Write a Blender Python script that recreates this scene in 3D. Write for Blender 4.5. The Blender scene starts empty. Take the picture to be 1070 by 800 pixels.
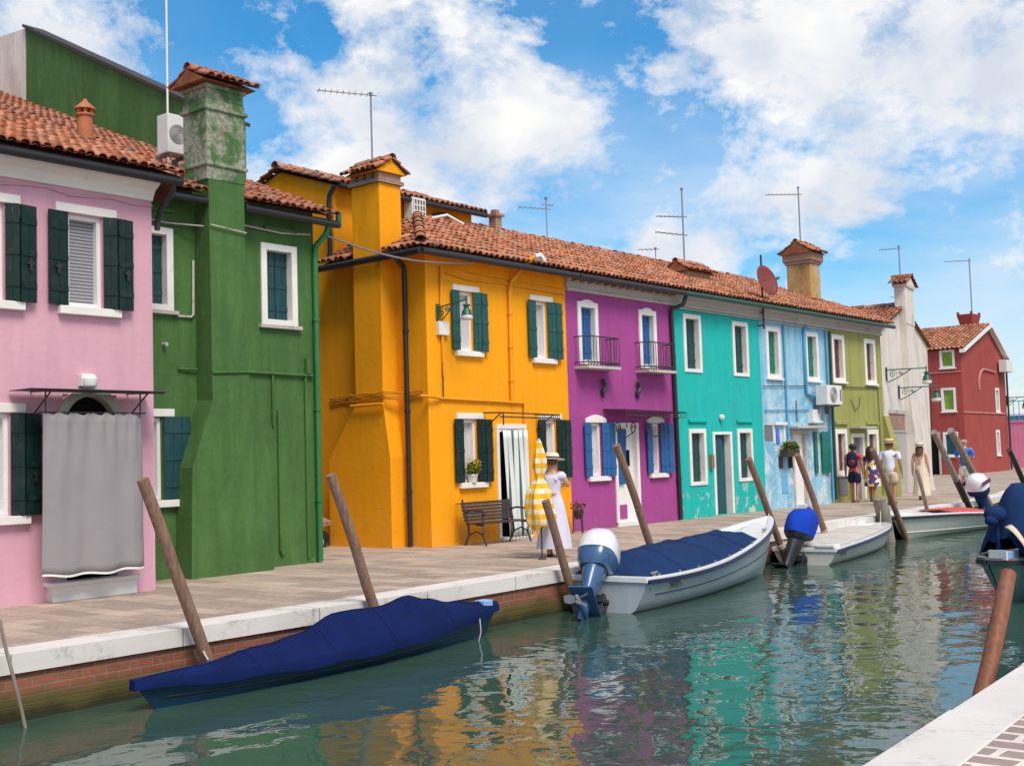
import bpy, bmesh, math, random
from mathutils import Vector, Matrix
random.seed(7)
R = math.radians
scene = bpy.context.scene
col = scene.collection
PI = math.pi

# ------------------------------------------------------------------ materials
def new_mat(name):
    m = bpy.data.materials.new(name); m.use_nodes = True
    nt = m.node_tree; b = nt.nodes['Principled BSDF']
    return m, nt, b
def N(nt, t, **kw):
    n = nt.nodes.new(t)
    for k, v in kw.items():
        if k in n.inputs: n.inputs[k].default_value = v
        else: setattr(n, k, v)
    return n
def L(nt, a, b): nt.links.new(a, b)
def rgb(c): return (c[0], c[1], c[2], 1)
def mixc(nt, fac, a, b, mode='MIX'):
    n = nt.nodes.new('ShaderNodeMix'); n.data_type = 'RGBA'; n.blend_type = mode
    for sock, v in ((0, fac), (6, a), (7, b)):
        if hasattr(v, 'is_linked') or hasattr(v, 'links'): L(nt, v, n.inputs[sock])
        elif isinstance(v, (int, float)): n.inputs[sock].default_value = v
        else: n.inputs[sock].default_value = rgb(v)
    return n.outputs[2]
def ramp(nt, src, stops):
    n = nt.nodes.new('ShaderNodeValToRGB'); e = n.color_ramp.elements
    while len(e) < len(stops): e.new(0.5)
    for i, (p, c) in enumerate(stops):
        e[i].position = p; e[i].color = rgb(c) if not isinstance(c, (int, float)) else (c, c, c, 1)
    L(nt, src, n.inputs[0]); return n.outputs[0]
def coords(nt, scale=(1, 1, 1)):
    g = nt.nodes.new('ShaderNodeNewGeometry')
    mp = nt.nodes.new('ShaderNodeMapping'); mp.inputs['Scale'].default_value = scale
    L(nt, g.outputs['Position'], mp.inputs['Vector']); return mp.outputs[0]
def noise(nt, vec, scale, detail=4, rough=.55, dist=0):
    n = nt.nodes.new('ShaderNodeTexNoise'); n.inputs['Scale'].default_value = scale
    n.inputs['Detail'].default_value = detail; n.inputs['Roughness'].default_value = rough
    n.inputs['Distortion'].default_value = dist
    L(nt, vec, n.inputs['Vector']); return n.outputs['Fac']
def bump(nt, b, h, strength=.3, dist=.01):
    n = nt.nodes.new('ShaderNodeBump'); n.inputs['Strength'].default_value = strength
    n.inputs['Distance'].default_value = dist; L(nt, h, n.inputs['Height']); L(nt, n.outputs[0], b.inputs['Normal'])
def mul(c, k): return tuple(min(1, x * k) for x in c)
def zmask(nt, z0, z1):
    g = nt.nodes.new('ShaderNodeNewGeometry'); s = nt.nodes.new('ShaderNodeSeparateXYZ')
    L(nt, g.outputs['Position'], s.inputs[0])
    m = nt.nodes.new('ShaderNodeMapRange'); m.inputs[1].default_value = z0; m.inputs[2].default_value = z1
    L(nt, s.outputs[2], m.inputs[0]); return m.outputs[0]
def math_(nt, op, a, b=None):
    n = nt.nodes.new('ShaderNodeMath'); n.operation = op
    for i, v in enumerate((a, b)):
        if v is None: continue
        if isinstance(v, (int, float)): n.inputs[i].default_value = v
        else: L(nt, v, n.inputs[i])
    return n.outputs[0]

def plaster(name, c, var=.1, streak=.12, peel=None, peel_t=.66, peel_scale=1.6, peel_z=None, rough=.85, stain=None, stain_t=.62, soft=.015, damp=.5):
    m, nt, b = new_mat(name)
    v = coords(nt)
    n1 = noise(nt, v, .9, 6, .6); n2 = noise(nt, v, 9, 5, .6)
    n3 = noise(nt, coords(nt, (4, 4, .35)), 1.3, 5, .6)
    c1 = mixc(nt, ramp(nt, n1, [(.3, 0.), (.7, 1.)]), mul(c, 1 - var), mul(c, 1 + var))
    c2 = mixc(nt, ramp(nt, n3, [(.42, 0.), (.75, 1.)]), c1, mul(c, 1 - 1.6 * streak))
    lum = sum(c) / 3
    c2 = mixc(nt, math_(nt, 'MULTIPLY', ramp(nt, n2, [(.48, 0.), (.72, 1.)]), .35 * streak / .12 * .5), c2, tuple(x * .7 + lum * .3 + .05 for x in c))
    if stain:
        s = noise(nt, coords(nt, (1.5, 1.5, .6)), 1.1, 8, .65, .5)
        c2 = mixc(nt, math_(nt, 'MULTIPLY', ramp(nt, s, [(stain_t - .06, 0.), (stain_t + .1, 1.)]), .8), c2, stain)
    hgt = n2
    if peel:
        p = noise(nt, v, peel_scale, 8, .62, .3)
        k = ramp(nt, p, [(peel_t, 0.), (peel_t + soft, 1.)])
        if soft > .03: k = math_(nt, 'MULTIPLY', k, ramp(nt, noise(nt, v, 19, 6, .7), [(.38, .25), (.56, 1.)]))
        if peel_z: k = math_(nt, 'MULTIPLY', k, ramp(nt, zmask(nt, peel_z[0], peel_z[1]), [(.0, 1.), (1., 0.)]))
        c2 = mixc(nt, k, c2, peel)
        hgt = math_(nt, 'SUBTRACT', n2, k)
    # rising damp: salt-bleached patches with ragged edges near the ground, and fine hairline wear
    dn = noise(nt, v, 2.4, 8, .68, .3); zz = zmask(nt, 0., 1.5)
    dm = ramp(nt, math_(nt, 'SUBTRACT', dn, math_(nt, 'MULTIPLY', zz, .42)), [(.42, 0.), (.56, 1.)])
    c2 = mixc(nt, math_(nt, 'MULTIPLY', dm, damp * .55), c2, tuple(x * .62 + lum * .28 for x in c))
    sp_ = noise(nt, v, 31, 4, .7); c2 = mixc(nt, math_(nt, 'MULTIPLY', ramp(nt, sp_, [(.66, 0.), (.72, 1.)]), .30), c2, tuple(x * .5 + lum * .5 + .06 for x in c))
    vn = noise(nt, coords(nt, (9, 9, .5)), 1.7, 6, .65); c2 = mixc(nt, math_(nt, 'MULTIPLY', ramp(nt, vn, [(.60, 0.), (.74, 1.)]), .30), c2, tuple(x * .62 + lum * .12 for x in c))
    L(nt, c2, b.inputs['Base Color']); b.inputs['Roughness'].default_value = rough
    b.inputs['Specular IOR Level'].default_value = .25
    bump(nt, b, hgt, .45, .014)
    return m

def paint(name, c, rough=.5, var=.15, grain=(14, 14, 1.2), spec=.4, metal=0., bumps=.15):
    m, nt, b = new_mat(name)
    n1 = noise(nt, coords(nt, grain), 1.5, 5, .6)
    n2 = noise(nt, coords(nt), 5, 5, .6)
    c1 = mixc(nt, ramp(nt, n1, [(.3, 0.), (.7, 1.)]), mul(c, 1 - var), mul(c, 1 + var))
    c1 = mixc(nt, math_(nt, 'MULTIPLY', ramp(nt, n2, [(.5, 0.), (.75, 1.)]), var), c1, tuple(x * .6 + .12 for x in c))
    L(nt, c1, b.inputs['Base Color']); b.inputs['Roughness'].default_value = rough
    b.inputs['Specular IOR Level'].default_value = spec; b.inputs['Metallic'].default_value = metal
    bump(nt, b, n1, bumps, .006)
    return m

def tile_mat(name, c, old=.3):
    m, nt, b = new_mat(name)
    g = nt.nodes.new('ShaderNodeNewGeometry')
    r = ramp(nt, g.outputs['Random Per Island'], [(0, mul(c, .55)), (.2, mul(c, .8)), (.45, c), (.7, mul((c[0], c[1] * 1.1, c[2] * 1.15), 1.12)), (.87, (c[0] * 1.1, c[1] * 1.55, c[2] * 1.9)), (1., (c[0] * .55, c[1] * .95, c[2] * 1.3))])
    n = noise(nt, coords(nt), 7, 6, .65); n2 = noise(nt, coords(nt), 1.3, 5, .6)
    k = math_(nt, 'MULTIPLY', ramp(nt, n, [(.48, 0.), (.66, 1.)]), ramp(nt, n2, [(.4, .15), (.65, .9)]))
    cc = mixc(nt, math_(nt, 'MULTIPLY', k, old * 2), r, (.2, .15, .115))
    cc = mixc(nt, math_(nt, 'MULTIPLY', ramp(nt, noise(nt, coords(nt), 23, 4, .6), [(.6, 0.), (.7, 1.)]), old * .8), cc, (.42, .38, .3))
    L(nt, cc, b.inputs['Base Color']); b.inputs['Roughness'].default_value = .85
    b.inputs['Specular IOR Level'].default_value = .25
    bump(nt, b, n, .3, .006)
    return m

def brick_mat(name, c1, c2, mortar, bw, bh, ms, axis='XZ', algae=False, offset=.5, bumps=.5, soft=.1, rot=0., var=.3, squash=1.):
    m, nt, b = new_mat(name)
    g = nt.nodes.new('ShaderNodeNewGeometry')
    s = nt.nodes.new('ShaderNodeSeparateXYZ'); L(nt, g.outputs['Position'], s.inputs[0])
    cb = nt.nodes.new('ShaderNodeCombineXYZ')
    L(nt, s.outputs['XYZ'.index(axis[0])], cb.inputs[0]); L(nt, s.outputs['XYZ'.index(axis[1])], cb.inputs[1])
    mp = nt.nodes.new('ShaderNodeMapping'); mp.inputs['Rotation'].default_value = (0, 0, rot); L(nt, cb.outputs[0], mp.inputs[0])
    # wobble so that the joints are not ruler-straight
    nz = nt.nodes.new('ShaderNodeTexNoise'); nz.inputs['Scale'].default_value = 1.7; nz.inputs['Detail'].default_value = 3
    L(nt, g.outputs['Position'], nz.inputs['Vector'])
    vm = nt.nodes.new('ShaderNodeVectorMath'); vm.operation = 'SCALE'; vm.inputs['Scale'].default_value = soft * bh * 2
    L(nt, nz.outputs['Color'], vm.inputs[0])
    va = nt.nodes.new('ShaderNodeVectorMath'); va.operation = 'ADD'; L(nt, mp.outputs[0], va.inputs[0]); L(nt, vm.outputs[0], va.inputs[1])
    br = nt.nodes.new('ShaderNodeTexBrick'); L(nt, va.outputs[0], br.inputs['Vector'])
    br.inputs['Scale'].default_value = 1; br.inputs['Brick Width'].default_value = bw; br.inputs['Row Height'].default_value = bh
    br.inputs['Mortar Size'].default_value = ms; br.inputs['Mortar Smooth'].default_value = .3; br.offset = offset
    br.inputs['Color1'].default_value = rgb(c1); br.inputs['Color2'].default_value = rgb(c2); br.inputs['Mortar'].default_value = rgb(mortar)
    n1 = noise(nt, g.outputs['Position'], 1.5, 7, .65); n2 = noise(nt, g.outputs['Position'], 14, 5, .6)
    cc = mixc(nt, math_(nt, 'MULTIPLY', ramp(nt, n1, [(.35, 0.), (.7, 1.)]), var), br.outputs['Color'], mul(c2, .45))
    cc = mixc(nt, math_(nt, 'MULTIPLY', ramp(nt, n2, [(.5, 0.), (.75, 1.)]), var), cc, mul(c1, 1.35))
    if algae:
        zz = zmask(nt, -.62, -.16); wob = math_(nt, 'ADD', zz, math_(nt, 'MULTIPLY', math_(nt, 'SUBTRACT', n1, .5), .7))
        cc = mixc(nt, ramp(nt, wob, [(.36, 1.), (.66, 0.)]), cc, (.10, .085, .025))
        cc = mixc(nt, ramp(nt, wob, [(.08, 1.), (.3, 0.)]), cc, (.035, .032, .014))
    L(nt, cc, b.inputs['Base Color']); b.inputs['Roughness'].default_value = .85; b.inputs['Specular IOR Level'].default_value = .25
    h = math_(nt, 'ADD', math_(nt, 'MULTIPLY', br.outputs['Fac'], -1), math_(nt, 'MULTIPLY', n2, .5))
    bump(nt, b, h, bumps, .012)
    return m

def stone_mat(name, c, dirt=(.16, .15, .13), t=.6, amt=.7, joint=None):
    m, nt, b = new_mat(name)
    v = coords(nt)
    n1 = noise(nt, v, 2.1, 8, .65, .4); n2 = noise(nt, v, 16, 6, .65); n3 = noise(nt, coords(nt, (1, 1, 3)), .8, 6, .6)
    cc = mixc(nt, ramp(nt, n3, [(.3, 0.), (.7, 1.)]), mul(c, .88), mul(c, 1.06))
    k = math_(nt, 'MULTIPLY', ramp(nt, n1, [(t, 0.), (t + .12, 1.)]), ramp(nt, n2, [(.42, 0.), (.58, 1.)]))
    cc = mixc(nt, math_(nt, 'MULTIPLY', k, amt), cc, dirt)
    if joint:
        g = nt.nodes.new('ShaderNodeNewGeometry'); s = nt.nodes.new('ShaderNodeSeparateXYZ'); L(nt, g.outputs['Position'], s.inputs[0])
        w = math_(nt, 'PINGPONG', s.outputs[0], joint)
        cc = mixc(nt, ramp(nt, w, [(.004, 1.), (.009, 0.)]), cc, mul(c, .35))
    L(nt, cc, b.inputs['Base Color']); b.inputs['Roughness'].default_value = .75; b.inputs['Specular IOR Level'].default_value = .3
    bump(nt, b, n2, .3, .008)
    return m

def plain(name, c, rough=.5, spec=.5, metal=0., coat=0., var=.06, trans=0.):
    m, nt, b = new_mat(name)
    n2 = noise(nt, coords(nt), 6, 5, .6)
    cc = mixc(nt, ramp(nt, n2, [(.3, 0.), (.7, 1.)]), mul(c, 1 - var), mul(c, 1 + var))
    L(nt, cc, b.inputs['Base Color']); b.inputs['Roughness'].default_value = rough
    b.inputs['Specular IOR Level'].default_value = spec; b.inputs['Metallic'].default_value = metal
    b.inputs['Coat Weight'].default_value = coat
    return m

def cloth_mat(name, c, var=.12, weave=160, fold=.0, rough=.9):
    m, nt, b = new_mat(name)
    n1 = noise(nt, coords(nt), 2.5, 6, .6); n2 = noise(nt, coords(nt), weave, 2, .5)
    cc = mixc(nt, ramp(nt, n1, [(.3, 0.), (.7, 1.)]), mul(c, 1 - var), mul(c, 1 + var))
    L(nt, cc, b.inputs['Base Color']); b.inputs['Roughness'].default_value = rough; b.inputs['Specular IOR Level'].default_value = .2
    b.inputs['Sheen Weight'].default_value = .0
    h = math_(nt, 'ADD', math_(nt, 'MULTIPLY', noise(nt, coords(nt), 6, 3, .5, 1.6), .6), math_(nt, 'MULTIPLY', n2, .08))
    bump(nt, b, h, .5 if fold >= 0 else .25, .03 if fold > 0 else .006)
    return m

def stripes_mat(name, c1, c2, period, duty, axis='X', c3=None, horizontal=None, obj_space=False):
    m, nt, b = new_mat(name)
    if obj_space:
        g = nt.nodes.new('ShaderNodeTexCoord'); src = g.outputs['Object']
    else:
        g = nt.nodes.new('ShaderNodeNewGeometry'); src = g.outputs['Position']
    s = nt.nodes.new('ShaderNodeSeparateXYZ'); L(nt, src, s.inputs[0])
    w = math_(nt, 'FRACT', math_(nt, 'DIVIDE', s.outputs['XYZ'.index(axis)], period))
    k = ramp(nt, w, [(duty, 0.), (duty + .02, 1.)])
    cc = mixc(nt, k, c1, c2)
    if horizontal:
        w2 = math_(nt, 'FRACT', math_(nt, 'DIVIDE', s.outputs['XYZ'.index(horizontal[0])], horizontal[1]))
        cc = mixc(nt, math_(nt, 'MULTIPLY', ramp(nt, w2, [(horizontal[2], 0.), (horizontal[2] + .02, 1.)]), .55), cc, c3)
    L(nt, cc, b.inputs['Base Color']); b.inputs['Roughness'].default_value = .85; b.inputs['Specular IOR Level'].default_value = .2
    return m

def floral_mat(name):
    m, nt, b = new_mat(name)
    t = nt.nodes.new('ShaderNodeTexCoord')
    vo = nt.nodes.new('ShaderNodeTexVoronoi'); vo.inputs['Scale'].default_value = 9; L(nt, t.outputs['Object'], vo.inputs['Vector'])
    s = nt.nodes.new('ShaderNodeSeparateColor'); L(nt, vo.outputs['Color'], s.inputs[0])
    r = ramp(nt, s.outputs[0], [(0, (.75, .7, .62)), (.3, (.05, .05, .18)), (.55, (.75, .45, .1)), (.7, (.8, .75, .68)), (.85, (.12, .04, .16))])
    r.node.color_ramp.interpolation = 'CONSTANT'
    L(nt, r, b.inputs['Base Color']); b.inputs['Roughness'].default_value = .85
    return m

MT = {}
def glass_mat():
    m, nt, b = new_mat('window_glass')
    b.inputs['Base Color'].default_value = (.03, .035, .04, 1); b.inputs['Roughness'].default_value = .08
    return m

# ------------------------------------------------------------------ mesh builder
class MB:
    def __init__(s): s.v = []; s.f = []; s.mi = []; s.sm = []
    def add(s, vs, fs, mi=0, sm=False):
        o = len(s.v); s.v += [tuple(x) for x in vs]
        for f in fs: s.f.append([i + o for i in f]); s.mi.append(mi); s.sm.append(sm)
        return s
    def box(s, x0, x1, y0, y1, z0, z1, mi=0):
        return s.add([(x, y, z) for x in (x0, x1) for y in (y0, y1) for z in (z0, z1)],
              [(0, 1, 3, 2), (4, 6, 7, 5), (0, 4, 5, 1), (2, 3, 7, 6), (0, 2, 6, 4), (1, 5, 7, 3)], mi)
    def obox(s, c, ax, ay, az, mi=0):     # centre, half vectors
        c = Vector(c); ax = Vector(ax); ay = Vector(ay); az = Vector(az)
        return s.add([c + ax * i + ay * j + az * k for i in (-1, 1) for j in (-1, 1) for k in (-1, 1)],
              [(0, 1, 3, 2), (4, 6, 7, 5), (0, 4, 5, 1), (2, 3, 7, 6), (0, 2, 6, 4), (1, 5, 7, 3)], mi)
    def bar(s, a, b, w, h=None, up=(0, 0, 1), mi=0):
        a = Vector(a); b = Vector(b); d = (b - a); l = d.length; d.normalize(); h = h or w
        sx = d.cross(Vector(up))
        if sx.length < 1e-4: sx = d.cross(Vector((1, 0, 0)))
        sx.normalize(); uz = sx.cross(d)
        return s.obox((a + b) / 2, d * l / 2, sx * w / 2, uz * h / 2, mi)
    def tube(s, pts, r, n=8, cap=True, mi=0, sm=True):
        pts = [Vector(p) for p in pts]; rs = r if isinstance(r, (list, tuple)) else [r] * len(pts)
        rings = []; prev = None
        for i, p in enumerate(pts):
            d = (pts[min(i + 1, len(pts) - 1)] - pts[max(i - 1, 0)]).normalized()
            ref = prev if prev is not None else (Vector((0, 0, 1)) if abs(d.z) < .9 else Vector((1, 0, 0)))
            x = (ref - d * ref.dot(d)).normalized(); prev = x; y = d.cross(x)
            rings.append([p + (x * math.cos(2 * PI * k / n) + y * math.sin(2 * PI * k / n)) * rs[i] for k in range(n)])
        return s.loft(rings, True, cap, mi, sm)
    def loft(s, rings, closed=True, cap=False, mi=0, sm=True):
        n = len(rings[0]); vs = [p for r in rings for p in r]; fs = []
        for i in range(len(rings) - 1):
            for k in range(n if closed else n - 1):
                a = i * n + k; b = i * n + (k + 1) % n
                fs.append((a, b, b + n, a + n))
        s.add(vs, fs, mi, sm)
        if cap:
            s.add(rings[0], [list(range(n))[::-1]], mi); s.add(rings[-1], [list(range(n))], mi)
        return s
    def lathe(s, c, prof, n=16, mi=0, sm=True, sx=1, sy=1):
        c = Vector(c)
        return s.loft([[c + Vector((r * sx * math.cos(2 * PI * k / n), r * sy * math.sin(2 * PI * k / n), z)) for k in range(n)] for r, z in prof], True, True, mi, sm)
    def prism(s, poly, off, mi=0):       # poly: 3D points of one face, off: extrusion vector
        n = len(poly); off = Vector(off); a = [Vector(p) for p in poly]; b = [p + off for p in a]
        s.add(a + b, [list(range(n))[::-1], list(range(n, 2 * n))] + [(i, (i + 1) % n, (i + 1) % n + n, i + n) for i in range(n)], mi); return s
    def sphere(s, c, r, nu=12, nv=8, sc=(1, 1, 1), mi=0):
        c = Vector(c); rings = []
        for j in range(nv + 1):
            t = PI * j / nv; rr = max(math.sin(t), .02)
            rings.append([c + Vector((r * sc[0] * rr * math.cos(2 * PI * k / nu), r * sc[1] * rr * math.sin(2 * PI * k / nu), -r * sc[2] * math.cos(t))) for k in range(nu)])
        return s.loft(rings, True, True, mi, True)
    def mesh(s, name, off=(0, 0, 0)):
        me = bpy.data.meshes.new(name); o = Vector(off)
        me.from_pydata([tuple(Vector(p) - o) for p in s.v], [], s.f)
        for p, mi, sm in zip(me.polygons, s.mi, s.sm): p.material_index = mi; p.use_smooth = sm
        me.update()
        bm = bmesh.new(); bm.from_mesh(me); bmesh.ops.recalc_face_normals(bm, faces=bm.faces); bm.to_mesh(me); bm.free()
        return me

def woff(p):
    v = Vector((0, 0, 0))
    while p is not None: v += p.location; p = p.parent
    return v
def obj(name, mb, mats, parent=None, local=False, origin=None, bevel=0, noremat=False):
    """link a mesh builder as ONE object; vertices are in world space unless local"""
    if parent is not None: off = Vector((0, 0, 0)) if local else woff(parent)
    else:
        if origin is None:
            xs = [p[0] for p in mb.v]; ys = [p[1] for p in mb.v]; zs = [p[2] for p in mb.v]
            origin = ((min(xs) + max(xs)) / 2, (min(ys) + max(ys)) / 2, min(zs))
        off = Vector(origin)
    me = mb.mesh(name, off)
    o = bpy.data.objects.new(name, me); col.objects.link(o)
    for m in (mats if isinstance(mats, (list, tuple)) else [mats]): me.materials.append(m)
    if parent is not None: o.parent = parent
    else: o.location = off
    if bevel:
        b = o.modifiers.new('bevel', 'BEVEL'); b.width = bevel; b.segments = 2; b.limit_method = 'ANGLE'; b.angle_limit = R(40)
    return o
def tag(o, label, cat, group=None):
    o['label'] = label; o['category'] = cat
    if group: o['group'] = group
    return o
def thing(name, label, cat, loc=(0, 0, 0), rotz=0, group=None):
    o = bpy.data.objects.new(name, None); col.objects.link(o); o.location = loc; o.rotation_euler = (0, 0, rotz)
    o.empty_display_size = .2
    return tag(o, label, cat, group)
def struct(name, mb, mat, kind='structure'):
    o = obj(name, mb, mat, origin=(0, 0, 0)); o['kind'] = kind; return o

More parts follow.
